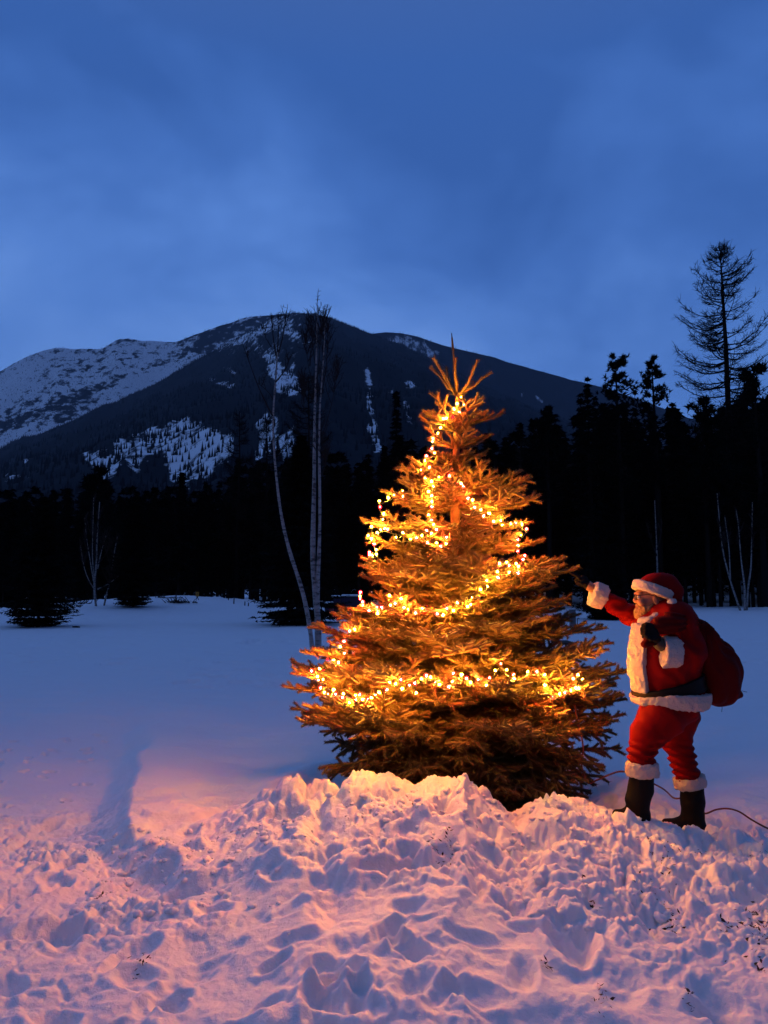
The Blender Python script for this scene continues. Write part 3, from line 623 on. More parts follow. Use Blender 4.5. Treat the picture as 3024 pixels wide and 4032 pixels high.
pine('pine_tree', at_px(3010, 57), 'dark bushy pine at the right edge below the tall larch', seed=11, H=hgt(3020, 1430, 57), R=3.0, low=0.3, leaf=0.5)
pine('pine_tree', at_px(2790, 60), 'low dark pine top left of the larch bole', seed=12, H=hgt(2790, 1560, 60), R=2.4, low=0.4, leaf=0.45)
pine('pine_tree', at_px(2165, 60), 'dark pine crown just right of the lit tree top', seed=13, H=hgt(2165, 1600, 60), R=2.0, low=0.5, n=30, leaf=0.45)
pine('pine_tree', at_px(372, 56), 'dark round topped pine above the left forest edge', seed=14, H=hgt(372, 1838, 56), R=1.6, low=0.4, n=34, leaf=0.4)
for px, py, R_, lb in ((2335, 1488, 2.4, 'pointed dark spruce above the forest left of the broad pine'), (1562, 1545, 1.7, 'thin dark spruce showing just left of the lit tree top'), (705, 1862, 1.5, 'dark spruce in front of the snowy clearing on the slope')):
    conifer('spruce_tree', at_px(px, 58), lb, 'spruce tree', seed=int(px), H=hgt(px, py, 58), R=R_, low=0.15, whorls=44)
# young spruces standing in the field
def field_spruce(px, base_py, H, R, label, seed, Y=None, **kw):
    Y = Y or GY(base_py); p = P(px, base_py, Y); p[2] = gz(p[0], p[1])
    d = dict(low=0.015, whorls=46, per=19, tri=30, leaf=0.24, droop=0.10, power=0.8, waist=0.14); d.update(kw)
    return conifer('young_spruce', p, label, 'spruce tree', mats=('dark_bark', 'dark_needle'), seed=seed, H=H, R=R, **d)
field_spruce(150, 2466, 5.5, 1.95, 'young dark spruce low at the left edge of the field', 301)
field_spruce(524, 2403, 6.5, 1.9, 'young dark spruce right of the small birch clump', 302, Y=42.0)
field_spruce(1180, 2458, 8.5, 2.3, 'large young spruce behind the base of the two tall birch stems', 303, waist=0.06, droop=0.22, leaf=0.34)
field_spruce(2392, 2440, 3.6, 1.7, 'young dark spruce below the outstretched red sleeve', 304)
field_spruce(10, 2385, 5.0, 2.0, 'dark young spruce cut by the left edge, farther off', 305)

Z6 = lambda L: [(900 + u * 0.678, 1150 + v * 0.678) for u, v in L]
Z5 = lambda L: [(u * 0.844, 1850 + v * 0.844) for u, v in L]
ZR = lambda L: [(2100 + u * 0.7236, 900 + v * 0.7233) for u, v in L]
birch('birch_tree', 18.2, [(Z6([(495, 2112), (480, 1980), (460, 1880), (430, 1720), (390, 1620), (345, 1480), (318, 1370), (290, 1200), (265, 950), (255, 750), (262, 640), (275, 500), (281, 380), (285, 350)]), 19, 6),
    (Z6([(281, 385), (262, 320), (250, 150)]), 7, 2.5), (Z6([(283, 365), (290, 250), (287, 125)]), 7, 2.5), (Z6([(283, 375), (320, 260), (340, 100)]), 7, 2.5), (Z6([(272, 525), (310, 480), (352, 430), (358, 370)]), 6, 2.5),
    (Z6([(256, 720), (200, 620), (150, 500), (120, 400), (85, 310)]), 7, 2.5), (Z6([(262, 630), (230, 570), (170, 530)]), 5, 2.5), (Z6([(250, 320), (215, 270), (195, 210)]), 4, 2)],
    'tall leaning birch stem left of its twin trunked neighbour', 31, twigs=5, twig_len=0.9, lowf=0.55, depth=0.3)
birch('birch_tree', 18.4, [(Z6([(522, 2112), (520, 2000), (518, 1900), (512, 1790), (495, 1690), (488, 1550), (490, 1400), (497, 1150), (498, 900), (500, 700), (507, 500), (512, 300), (514, 130), (515, 40)]), 27, 2.2),
    (Z6([(520, 1830), (516, 1700), (521, 1600), (530, 1400), (530, 1150), (525, 900), (530, 650), (545, 480), (557, 300), (563, 90)]), 17, 2.2),
    (Z6([(525, 560), (500, 400), (478, 250), (480, 150)]), 5, 2), (Z6([(515, 640), (470, 480), (450, 350), (448, 250)]), 5, 2), (Z6([(535, 620), (570, 450), (578, 300), (575, 200)]), 5, 2), (Z6([(540, 850), (590, 700), (620, 560), (636, 430)]), 4, 2), (Z6([(538, 1080), (560, 1020), (570, 940)]), 5, 2), (Z6([(510, 560), (530, 350), (545, 130)]), 5, 2), (Z6([(500, 900), (450, 760), (425, 600), (430, 480)]), 4, 2)],
    'tall upright birch with twin white trunks and a dense twiggy top', 32, twigs=24, twig_len=1.3, lowf=0.5, depth=0.35)
birch('birch_tree', GY(2424), [(Z5([(458, 682), (443, 600), (440, 520), (450, 450), (452, 330), (465, 150)]), 10, 3), (Z5([(472, 682), (492, 600), (520, 500), (530, 400), (548, 310)]), 8.2, 2.5), (Z5([(442, 545), (430, 400), (437, 130)]), 4.5, 2),
    (Z5([(436, 520), (420, 420), (402, 310), (395, 220)]), 4.2, 2), (Z5([(436, 552), (403, 500), (384, 420), (374, 340)]), 4.2, 2), (Z5([(455, 557), (510, 535), (560, 488)]), 5, 3), (Z5([(455, 460), (480, 350), (500, 290)]), 5, 3), (Z5([(458, 440), (495, 395), (522, 345)]), 4, 2.5), (Z5([(522, 490), (545, 460), (560, 420)]), 4, 2.5)],
    'small multi stemmed birch clump standing alone on the left field', 33, twigs=14, twig_len=1.6, depth=0.6)
birch('birch_tree', GY(2404), [(ZR([(1150, 2082), (1150, 1950), (1130, 1800), (1115, 1600), (1103, 1530)]), 8.5, 2.5), (ZR([(1130, 2072), (1075, 1930), (1040, 1800), (1020, 1680), (1000, 1440)]), 8.1, 2.5), (ZR([(1160, 2075), (1167, 1960), (1185, 1850), (1192, 1490)]), 8.1, 2.5), (ZR([(1072, 1905), (1066, 1750), (1042, 1570)]), 5, 2.5)],
    'slender birch clump at the right edge behind the red sack', 34, twigs=14, twig_len=1.6, depth=0.6)
birch('birch_tree', 58, [(ZR([(675, 2020), (675, 1870), (670, 1700), (660, 1480)]), 9, 3), (ZR([(672, 1780), (640, 1700), (615, 1600)]), 4, 2.5), (ZR([(672, 1750), (695, 1670), (700, 1600)]), 4, 2.5)],
    'single faint birch in the forest above the red hat', 35, twigs=4, twig_len=1.6, depth=0.5)
# ------------------------------------------------------------------ the lit spruce
tr_ = np.random.default_rng(77)
tx = lambda py: np.interp(py, [1310, 1570, 2000, 3100], [1778, 1800, 1792, 1800])
def trunk_pt(py): return P(tx(py), py, TY)
base_z = gz(TREE[0], TREE[1]); ctree = empty('decorated_spruce', (TREE[0], TREE[1], base_z), 'spruce wound with yellow and red lights standing behind the snow mound', 'decorated tree')
top = trunk_pt(1310); tpts = [(*TREE, base_z - 0.2)] + [tuple(trunk_pt(y)) for y in (3000, 2700, 2400, 2000, 1700, 1560, 1440, 1312)]
mb = MB(); mb.tube(tpts, [0.085, 0.08, 0.065, 0.052, 0.038, 0.026, 0.014, 0.010, 0.004], k=12); mb.build('trunk', M['bark'], ctree)
# whorls: attach row, tip row, left reach px, right reach px, count, upsweep curve
WH = [(1568, 1440, 108, 140, 7, 0), (1610, 1570, 55, 60, 4, 0), (1665, 1600, 160, 190, 5, 1), (1705, 1640, 182, 120, 5, 1), (1765, 1708, 158, 145, 5, 1), (1810, 1785, 110, 120, 5, 1), (1855, 1808, 135, 112, 5, 1),
      (1925, 1835, 150, 265, 6, 1), (1950, 1888, 300, 300, 8, 2), (1990, 1935, 285, 345, 8, 2), (2070, 2045, 375, 290, 9, 2), (2150, 2120, 350, 350, 9, 2), (2225, 2205, 370, 440, 10, 2),
      (2265, 2245, 395, 480, 10, 2), (2300, 2290, 330, 400, 8, 2), (2375, 2350, 330, 450, 9, 2), (2420, 2395, 465, 430, 10, 3), (2455, 2425, 480, 500, 9, 3), (2500, 2462, 575, 575, 11, 3), (2545, 2520, 500, 590, 10, 3), (2590, 2560, 600, 560, 10, 3), (2630, 2598, 650, 605, 11, 3),
      (2665, 2640, 640, 675, 10, 3), (2700, 2690, 670, 640, 11, 3), (2740, 2740, 600, 650, 10, 3), (2775, 2790, 640, 640, 11, 3), (2815, 2830, 600, 590, 8, 4), (2860, 2890, 500, 610, 7, 4), (2900, 2945, 545, 640, 9, 4), (2930, 3000, 540, 560, 9, 4), (2960, 3060, 500, 560, 11, 4), (2985, 3120, 420, 520, 12, 4), (3005, 3170, 300, 450, 12, 4), (3020, 3200, 250, 330, 9, 4)]
segs = []          # twig segments: start, end, needle radius, density factor
wood = MB(); ppm = TY / FPX
def bez(a, b, c, n): t = np.linspace(0, 1, n)[:, None]; return a * (1 - t) ** 2 + 2 * b * t * (1 - t) + c * t ** 2
def add_twig(pts, nr=0.027, dens=1.0, wr=0.003):
    for a, b in zip(pts[:-1], pts[1:]): segs.append((*a, *b, nr, dens))
def branch(o, tip, cls, sag=0.0):
    L = np.linalg.norm(tip - o); mid = (o + tip) / 2 + np.array((0, 0, (-0.10 if cls in (0, 1, 4) else -0.19) * L + sag)) + tr_.normal(size=3) * 0.03 * L; n = max(4, int(L / 0.07)); pts = bez(o, mid, tip, n)
    pts[1:-1] += tr_.normal(size=(n - 2, 3)) * 0.006
    wood.tube(pts, np.linspace(0.004 + 0.010 * L, 0.0035, n), k=5, cap=False)
    st = 0 if cls <= 1 else int(n * (0.2 if cls == 2 else 0.32)); add_twig(pts[st:], dens=1.15)
    if cls == 0: return
    dirs = nrm(np.gradient(pts, axis=0)); s_ = 0.0
    step = {1: 0.105, 2: 0.095}.get(cls, 0.088); t = 0.12 if cls < 3 else 0.22
    while t < 0.97:
        for sg in (1, -1):
            if tr_.random() < 0.08: continue
            tt_ = min(0.98, t + 0.02 * tr_.random()); i = tt_ * (n - 1); i0 = int(i); f = i - i0; c0 = pts[i0] * (1 - f) + pts[min(n - 1, i0 + 1)] * f; d = dirs[i0]
            side = nrm(np.cross(d, (0, 0, 1.0))) * sg; rem = L * (1 - tt_)
            l2 = min(0.06 + 0.50 * rem, 0.34) * (0.7 + 0.5 * tr_.random()); 
            if tt_ < 0.35: l2 *= 0.75
            d2 = nrm(d * 0.75 + side * (0.75 + 0.3 * tr_.random()) + np.array((0, 0, 0.20 * tr_.normal() + (0.16 if cls < 4 else -0.22))))
            e = c0 + d2 * l2 + np.array((0, 0, 0.04 * l2 if cls < 4 else -0.12 * l2)); m_ = (c0 + e) / 2 + np.array((0, 0, -0.05 * l2)); k = max(2, int(l2 / 0.07) + 1); q = bez(c0, m_, e, k); add_twig(q)
            if l2 > 0.13:
                k3 = int((l2 - 0.03) / 0.06)
                for a in range(k3):
                    u = 0.25 + 0.6 * (a + tr_.random() * .7) / k3; c1 = bez(c0, m_, e, 21)[int(u * 20)]; s3 = nrm(np.cross(d2, (0, 0, 1.0))) * (1 if (a % 2) else -1)
                    l3 = 0.045 + 0.30 * l2 * (1 - u) + 0.03 * tr_.random(); e3 = c1 + nrm(d2 * 0.8 + s3 * 0.75 + np.array((0, 0, 0.30 * tr_.normal() + (-0.15 if cls == 4 else 0.12)))) * l3; add_twig([c1, e3])
        t += step / L * (0.85 + 0.3 * tr_.random())
    if cls >= 2:      # short upright / hanging shoots that thicken the spray
        for a in range(int(L * 9)):
            u = 0.35 + 0.6 * tr_.random(); c1 = pts[int(u * (n - 1))]; e = c1 + nrm(dirs[int(u * (n - 1))] * 0.8 + np.array((0.4 * tr_.normal(), 0.4 * tr_.normal(), 0.55 if tr_.random() < 0.65 else -0.5))) * (0.05 + 0.05 * tr_.random()); add_twig([c1, e])
# the leader's bare shoot keeps sparse needles
ld = np.array([trunk_pt(y) for y in (1560, 1500, 1440, 1380, 1330)]); add_twig(ld[:3], 0.010, 0.6); add_twig(ld[2:], 0.007, 0.5)
for (ay, ty_, Lp, Rp, nb, cls) in WH:
    o0 = trunk_pt(ay); az0 = tr_.random() * 0.3 - 0.15; dz = (P(tx(ty_), ty_, TY) - o0)[2]
    nb = nb - 1 if cls in (2, 3) else nb
    for b in range(nb):
        a = az0 + 2 * np.pi * b / nb + tr_.normal() * 0.10
        if b == 0: a = az0 * 0.6
        if abs(b - nb / 2) < 0.5: a = np.pi + az0 * 0.6
        ca, sa = math.cos(a), math.sin(a); rr = ((Rp + Lp) / 2 + (Rp - Lp) / 2 * ca) * ppm
        if abs(sa) > 0.35: rr *= 0.72 + 0.3 * tr_.random()
        if sa < -0.35 and cls == 4: rr = min(rr, 0.78 if ty_ > 3080 else 0.9) * (1 if ca < 0.3 else 1.15)
        tipd = dz * (0.85 + 0.3 * tr_.random()) + 0.02 * tr_.normal()
        tip = o0 + np.array((ca * rr, sa * rr, tipd)); oo = o0 + np.array((0, 0, 0.02 * tr_.normal()))
        g = gz(tip[0], tip[1]); 
        if tip[2] < g + 0.02: tip[2] = g + 0.02
        branch(oo, tip, cls, sag={0: 0.0, 1: 0.0, 2: 0.02, 3: 0.06, 4: 0.10}[cls])
for q in range(50):                                        # short inner boughs between the whorls
    ay = 1780 + 1000 * tr_.random() ** .8; o = trunk_pt(ay); a = -1.57 + 2.4 * (tr_.random() - .5) if tr_.random() < .6 else tr_.random() * 6.28; l = min(0.2 + 0.30 * tr_.random() + 0.25 * (ay - 1700) / 1000, 0.7); branch(o, o + np.array((math.cos(a) * l, math.sin(a) * l, l * (0.25 - 0.25 * (ay - 1700) / 1000) + .05 * tr_.normal())), 2)
# bare dead twigs inside the low skirt
for q in range(170):
    ay = 2790 + 230 * tr_.random(); o = trunk_pt(ay); a = tr_.random() * 6.28; l = 0.3 + 0.6 * tr_.random(); e = o + np.array((math.cos(a) * l, math.sin(a) * l, -0.25 * l + 0.12 * tr_.normal())); m_ = (o + e) / 2 + tr_.normal(size=3) * 0.05
    wood.tube([o, m_, e], [0.006, 0.004, 0.0015], k=3, cap=False)
    for z_ in range(3): c1 = m_ + (e - m_) * tr_.random(); wood.tube([c1, c1 + tr_.normal(size=3) * 0.07], [0.0025, 0.001], k=3, cap=False)
wood.build('branches', M['bark'], ctree)
S = np.array(segs); A, B_ = S[:, :3], S[:, 3:6]; L = np.linalg.norm(B_ - A, axis=1); print('twig metres', L.sum(), len(S))
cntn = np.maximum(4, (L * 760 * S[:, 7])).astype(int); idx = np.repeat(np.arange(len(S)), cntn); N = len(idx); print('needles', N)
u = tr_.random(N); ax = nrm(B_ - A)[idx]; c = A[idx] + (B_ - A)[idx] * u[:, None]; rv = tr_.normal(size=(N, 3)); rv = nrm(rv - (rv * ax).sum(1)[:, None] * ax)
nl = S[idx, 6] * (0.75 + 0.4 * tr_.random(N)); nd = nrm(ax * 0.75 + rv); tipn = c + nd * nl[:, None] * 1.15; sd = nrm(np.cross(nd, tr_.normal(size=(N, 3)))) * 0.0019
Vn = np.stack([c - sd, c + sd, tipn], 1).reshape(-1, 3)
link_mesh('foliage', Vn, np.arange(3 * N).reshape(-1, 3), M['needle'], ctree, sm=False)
tw = MB(); ok = tr_.random(len(S)) < 1.0
k = 4; th = np.linspace(0, 2 * np.pi, k, endpoint=False); axs = nrm(B_ - A); ra = nrm(np.cross(axs, (0.1, 0.2, 1.0))); rb = np.cross(axs, ra)
ring = (ra[:, None] * np.cos(th)[None, :, None] + rb[:, None] * np.sin(th)[None, :, None]) * 0.0125
Vt = np.concatenate([A[:, None] + ring, B_[:, None] + ring * 0.7], 1).reshape(-1, 3); bI = np.arange(len(S))[:, None, None] * 8; jj = np.arange(4)
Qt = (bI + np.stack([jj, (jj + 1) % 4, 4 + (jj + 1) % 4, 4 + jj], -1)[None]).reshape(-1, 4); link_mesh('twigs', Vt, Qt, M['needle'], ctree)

# ------------------------------------------------------------------ light strings
def glow(name, col, st):
    m = bpy.data.materials.new(name); m.use_nodes = True; n = NT(m.node_tree); n.n.clear()
    e = n.add('ShaderNodeEmission', Strength=st); e.inputs[0].default_value = (*col, 1); o = n.add('ShaderNodeOutputMaterial'); n.link(e.outputs[0], o.inputs[0]); return m
def shell(name, tint, em, st):
    m = bpy.data.materials.new(name); m.use_nodes = True; n = NT(m.node_tree); n.n.clear()
    t = n.add('ShaderNodeBsdfTransparent'); t.inputs[0].default_value = (*tint, 1); e = n.add('ShaderNodeEmission', Strength=st); e.inputs[0].default_value = (*em, 1)
    a = n.add('ShaderNodeAddShader'); n.link(t.outputs[0], a.inputs[0]); n.link(e.outputs[0], a.inputs[1]); o = n.add('ShaderNodeOutputMaterial'); n.link(a.outputs[0], o.inputs[0]); return m
CORE = 7900.0
M['core'] = glow('bulb_filament', (1.0, 0.66, 0.24), CORE)
M['glass_y'] = shell('yellow_bulb_glass', (0.95, 0.64, 0.15), (1.0, 0.40, 0.02), 1.7)
M['glass_r'] = shell('red_bulb_glass', (0.95, 0.13, 0.10), (1.0, 0.010, 0.04), 2.4)
M['socket'] = mat('bulb_socket', (0.02, 0.03, 0.015), 0.5)
M['wire'] = mat('string_wire', (0.015, 0.03, 0.015), 0.6)
def bulb_mesh(name, glass, big):
    r = (0.0112 if glass == 'glass_y' else 0.0142) * big; mb = MB(); th = np.linspace(0, np.pi, 7)[1:-1]; kk = 8
    def sph(c, rx, rz, m, kk=8, nt=7):
        th = np.linspace(0, np.pi, nt)[1:-1]; ph = np.linspace(0, 2 * np.pi, kk, endpoint=False)
        V = [(0, 0, rz)] + [(math.sin(a) * math.cos(b) * rx, math.sin(a) * math.sin(b) * rx, math.cos(a) * rz) for a in th for b in ph] + [(0, 0, -rz)]
        V = np.array(V) + c; nr = nt - 2; e = 1 + nr * kk
        T = [(0, 1 + j, 1 + (j + 1) % kk) for j in range(kk)] + [(e, 1 + (nr - 1) * kk + (j + 1) % kk, 1 + (nr - 1) * kk + j) for j in range(kk)]
        Qs = [(1 + a * kk + j, 1 + (a + 1) * kk + j, 1 + (a + 1) * kk + (j + 1) % kk, 1 + a * kk + (j + 1) % kk) for a in range(nr - 1) for j in range(kk)]
        mb.raw(V, T, Qs, m)
    sph((0, 0, 0.0), r, r * 1.15, 0); ci = 0.38 if glass == 'glass_y' else 0.30; sph((0, 0, 0.0), r * ci, r * ci * 1.1, 1, 5, 5); mb.tube([(0, 0, -r * 1.0), (0, 0, -r * 1.9)], [r * .55, r * .5], k=7, m=2)
    V = np.vstack(mb.V); mi = np.concatenate([np.concatenate(mb.tm), np.concatenate(mb.qm)]); return mesh_np(name, V, [np.vstack(mb.T), np.vstack(mb.Q)], [M[glass], M['core'], M['socket']], True, mi)
BM = {('y', 1): bulb_mesh('bulb', 'glass_y', 1.0), ('r', 1): bulb_mesh('bulb', 'glass_r', 1.0), ('y', 2): bulb_mesh('bulb', 'glass_y', 1.35), ('r', 2): bulb_mesh('bulb', 'glass_r', 1.3), ('y', 0): bulb_mesh('bulb', 'glass_y', 0.7), ('r', 0): bulb_mesh('bulb', 'glass_r', 0.7)}
U2 = lambda L: [(1100 + .8439 * u, 1300 + .8439 * v, c, s) for u, v, c, s in L]
U3 = lambda L: [(1100 + .8439 * u, 2200 + .8439 * v, c, s) for u, v, c, s in L]
def pr(t):   # "u,vc;u,vC" -> list; capital letter = big, * = tiny
    out = []
    for q in t.split():
        s = 1; q0 = q
        if q.endswith('*'): s = 0; q = q[:-1]
        c = q[-1]; s = 2 if c.isupper() else s; u_, v_ = q[:-1].split(','); out.append((float(u_), float(v_), c.lower(), s))
    return out
ST = [
 ('light string zigzagging from the top of the spruce down its left front', U2(pr('850,313Y 863,345r 829,343y 815,368y 838,383r 810,405r* 778,411y 765,413r 752,455y 740,480y* 716,506r 714,520y* 712,552r 724,572y 686,588r 681,609y 700,640r 663,652y 681,690r* 710,706y 718,728y* 695,753y 710,772r 711,800Y 711,825r 697,862y 709,885r 719,907y 733,930r 686,935r 709,947y 666,958y 639,969r 611,974y 545,966y* 576,945y 505,929r 490,925y* 472,930y* 456,945y 430,917y 415,958y 430,973y 443,998r 452,1025y 452,1045y 433,1050y 421,1048r 420,1038r'))),
 ('short light string hanging from the branch tips at the upper left', U2(pr('573,749y* 577,775r* 535,770r* 508,782Y 466,797y 470,825r 487,856Y 483,883y*'))),
 ('light string crossing the middle of the spruce and dropping on its right', U2(pr('745,685y* 793,679r 830,712r* 848,714y 857,728r 880,784r 902,793Y 911,827r 940,838y* 952,866r 979,854Y 1000,892r 1032,888y* 1040,910y* 1080,903y* 1104,899r 1132,905y 1154,928r 1128,957y 1114,978r 1114,1005y 1113,1030r 1145,1052r 1136,1070r 1105,1090y 1115,1102y 1114,1133r 1072,1097r 1060,1083y 1027,1090r 1017,1127y 1071,1129y 1020,1155r 969,1168y')) + U3(pr('971,129y* 938,144Y 897,180y 892,213r* 878,223y 830,206r 812,241Y 782,232r 763,262Y 736,257r 711,234y 687,229r 666,230y 635,252r 598,239Y 582,228r 540,208r 568,187y 518,217y 514,172y 478,227r 458,254Y 455,228r 431,215y 418,241r 391,216y 390,201r 376,176y 378,157r 377,185r'))),
 ('short looped light string at the centre of the spruce', U2(pr('693,992r 733,994Y 753,1007r 777,997y 780,966r'))),
 ('lowest light string sagging across the widest branches of the spruce', U3(pr('351,328y 328,337r 302,385r 284,410y 303,441r* 277,484r 253,474y 225,469r* 187,514y 205,524r* 151,524r 178,550y 183,566r* 204,563y 192,603r 209,623y 225,632r* 253,612Y 261,631r 299,630y 295,647r 326,672y 356,658r* 356,636y 375,633r 389,657Y 411,653r 429,649y 448,635r* 466,625Y 502,611r 516,578y* 543,583y 567,565r 573,607Y 607,590r* 638,626y 632,580r 663,560y 685,545r 706,552y 726,575r 747,587Y 790,597r 807,573y* 812,535r 849,541Y 873,558r 892,577y 928,564r 965,590y* 981,555r* 1007,521y 1033,490r* 1061,519y 1092,541r* 1095,557y 1159,527y 1201,527r 1238,542y 1240,590Y 1254,632y 1277,646r 1308,630y 1332,624r 1360,614y 1383,603r 1397,605y 1415,563y 1393,542y 1371,560r'))),
]
mids = (A + B_) / 2; rayO = np.array((0, 0, CAM_H))
for k_, (lab, bl) in enumerate(ST):
    pos = []
    for (px, py, c, s) in bl:
        d = nrm(P(px, py, 5.0) - rayO); w_ = mids - rayO; tt2 = w_ @ d; dist = np.linalg.norm(w_ - tt2[:, None] * d, axis=1)
        near = dist < 0.05
        if near.sum() < 3: near = dist < np.partition(dist, 6)[6] + 1e-6
        tq = np.sort(tt2[near])[:4].mean() - 0.035; pos.append(rayO + d * tq)
    pos = np.array(pos)
    for it in range(2): # keep neighbours on a string close in depth, so the wire lies on the branches
        dd = np.linalg.norm(pos - rayO, axis=1); sm_ = dd.copy(); sm_[1:-1] = np.minimum(dd[1:-1], (dd[:-2] + 2 * dd[1:-1] + dd[2:]) / 4); pos = rayO + (pos - rayO) / dd[:, None] * sm_[:, None]
    root = empty('light_string', pos[0], lab, 'string lights', 'light strings on the spruce')
    wire = MB(); pts = []
    for a, b in zip(pos[:-1], pos[1:]):
        for t_ in (0, 0.33, 0.67): pts.append(a * (1 - t_) + b * t_ + np.array((0, 0.012, -0.020 - 0.05 * np.linalg.norm(b - a) * (4 * t_ * (1 - t_)))) + tr_.normal(size=3) * 0.003)
    pts.append(pos[-1] + (0, .01, -.02)); wire.tube(pts, 0.0028, k=4); wire.build('cable', M['wire'], root)
    for (px, py, c, s), p in zip(bl, pos):
        ob = bpy.data.objects.new('bulb', BM[(c, s)]); C.objects.link(ob); ob.parent = root; ob.location = tuple(p - pos[0])
        ob.rotation_euler = (tr_.normal() * 0.7 + (math.pi if tr_.random() < .3 else 0), tr_.normal() * 0.7, 0)

# ------------------------------------------------------------------ cord, sign, far yard things
M['cord'] = mat('cord_rubber', (0.16, 0.045, 0.02), 0.5)
def curve_pts(pts, n=8):
    p = np.array(pts); out = []
    for i in range(len(p) - 1):
        p0, p1, p2, p3 = p[max(i - 1, 0)], p[i], p[i + 1], p[min(i + 2, len(p) - 1)]
        for t in np.linspace(0, 1, n, endpoint=False): out.append(0.5 * ((2 * p1) + (-p0 + p2) * t + (2 * p0 - 5 * p1 + 4 * p2 - p3) * t * t + (-p0 + 3 * p1 - 3 * p2 + p3) * t ** 3))
    out.append(p[-1]); return np.array(out)
cp = [P(2262, 2775, 5.75), P(2272, 2830, 5.72), P(2288, 2890, 5.7), P(2296, 2950, 5.7), P(2290, 3010, 5.75), P(2310, 3080, 5.7), P(2350, 3072, 5.6), P(2400, 3050, 5.55), P(2452, 3038, 5.5), P(2520, 3060, 5.75), P(2600, 3100, 5.7), P(2626, 3118, 5.6), P(2655, 3143, 5.45), P(2700, 3145, 5.4), P(2740, 3180, 5.42), P(2775, 3203, 5.4), P(2820, 3188, 5.4), P(2865, 3184, 5.38), P(2910, 3196, 5.3), P(2960, 3228, 5.25), P(3024, 3262, 5.2), P(3110, 3290, 5.2), P(3300, 3330, 5.3)]
cps = curve_pts(cp); g_ = ground_z(cps[:, 0], cps[:, 1]); cps[:, 2] = np.maximum(cps[:, 2], g_ + 0.006)
mb = MB(); mb.tube(cps, 0.0062, k=7); o = mb.build('extension_cord', M['cord'], origin=cps[0]); tag(o, 'thin reddish brown extension cord looping over the snow behind the black boots', 'cord')

def thing(name, px, Y, lab, cat, group=None): X = P(px, 2300, Y)[0]; return empty(name, (X, Y, gz(X, Y)), lab, cat, group)
M['sign'] = mat('sign_orange', (0.55, 0.25, 0.03), 0.5); M['wood'] = mat('old_wood', (0.02, 0.016, 0.014), 0.9)
r_ = thing('warning_sign', 778, 48, 'small orange sign on two crossed posts at the far edge of the field', 'sign'); x, y, z = r_.location
zt = P(778, 2350, 48)[2]; mb = MB(); mb.box((x, y, zt + 0.02 + .14), (0.20, 0.02, 0.30)); mb.build('panel', M['sign'], r_)
mb = MB(); mb.box((x, y - .012, zt + .24), (0.14, 0.006, 0.05)); mb.box((x, y - .012, zt + .14), (0.14, 0.006, 0.03)); mb.build('marking', M['black'], r_)
for sg in (-1, 1): mb = MB(); mb.tube([(x + sg * .14, y, z - .1), (x - sg * .02, y, zt + .05)], 0.028, k=6); mb.build('leg', M['wood'], r_)
for px, Y, h, lb in ((694, 48, .45, 'thin stake in the snow left of the orange sign'), (922, 47, .42, 'dark stake right of the orange sign'), (965, 46.5, .25, 'short post stub between two stakes at the far snow edge'), (979, 46, .22, 'dark post stub nearest the large young spruce'), (900, 50, .2, 'low dark stub just past the orange sign'), (305, 46, .32, 'stake in the snow behind the small birch clump')):
    r_ = thing('fence_stake', px, Y, lb, 'stake', 'stakes along the far snow edge'); mb = MB(); x, y, z = r_.location; mb.tube([(x, y, z - .15), (x + .015, y, z + h)], [0.045, 0.035], k=6); mb.build('post', M['wood'], r_)
for px, Y, lb, n_ in ((712, 45, 'pile of dark brush sticking out of the snow left of the orange sign', 60), (650, 49, 'scattered twigs on the hump of snow above the brush pile', 30), (322, 45, 'dark brush behind the small birch clump', 24)):
    r_ = thing('brush_pile', px, Y, lb, 'brush'); x, y, z = r_.location; mb = MB()
    for q in range(n_): a = frng.random() * 6.28; c0 = np.array((x + frng.normal() * .4, y + frng.normal() * .3, z)); mb.tube([c0, c0 + np.array((math.cos(a) * .35, math.sin(a) * .3, .05 + .35 * frng.random() ** 2))], [.03, .012], k=4)
    mb.build('sticks', M['wood'], r_)
r_ = thing('fallen_log', 306, GY(2467), 'short dark log lying on the snow right of the left young spruce', 'log'); x, y, z = r_.location; mb = MB(); mb.tube([(x - .14, y, z + .03), (x + .02, y, z + .035), (x + .15, y + .05, z + .02)], [.03, .036, .026], k=8); mb.tube([(x - .1, y, z + .03), (x - .16, y, z + .08)], [.015, .01], k=5); mb.build('log', M['wood'], r_)
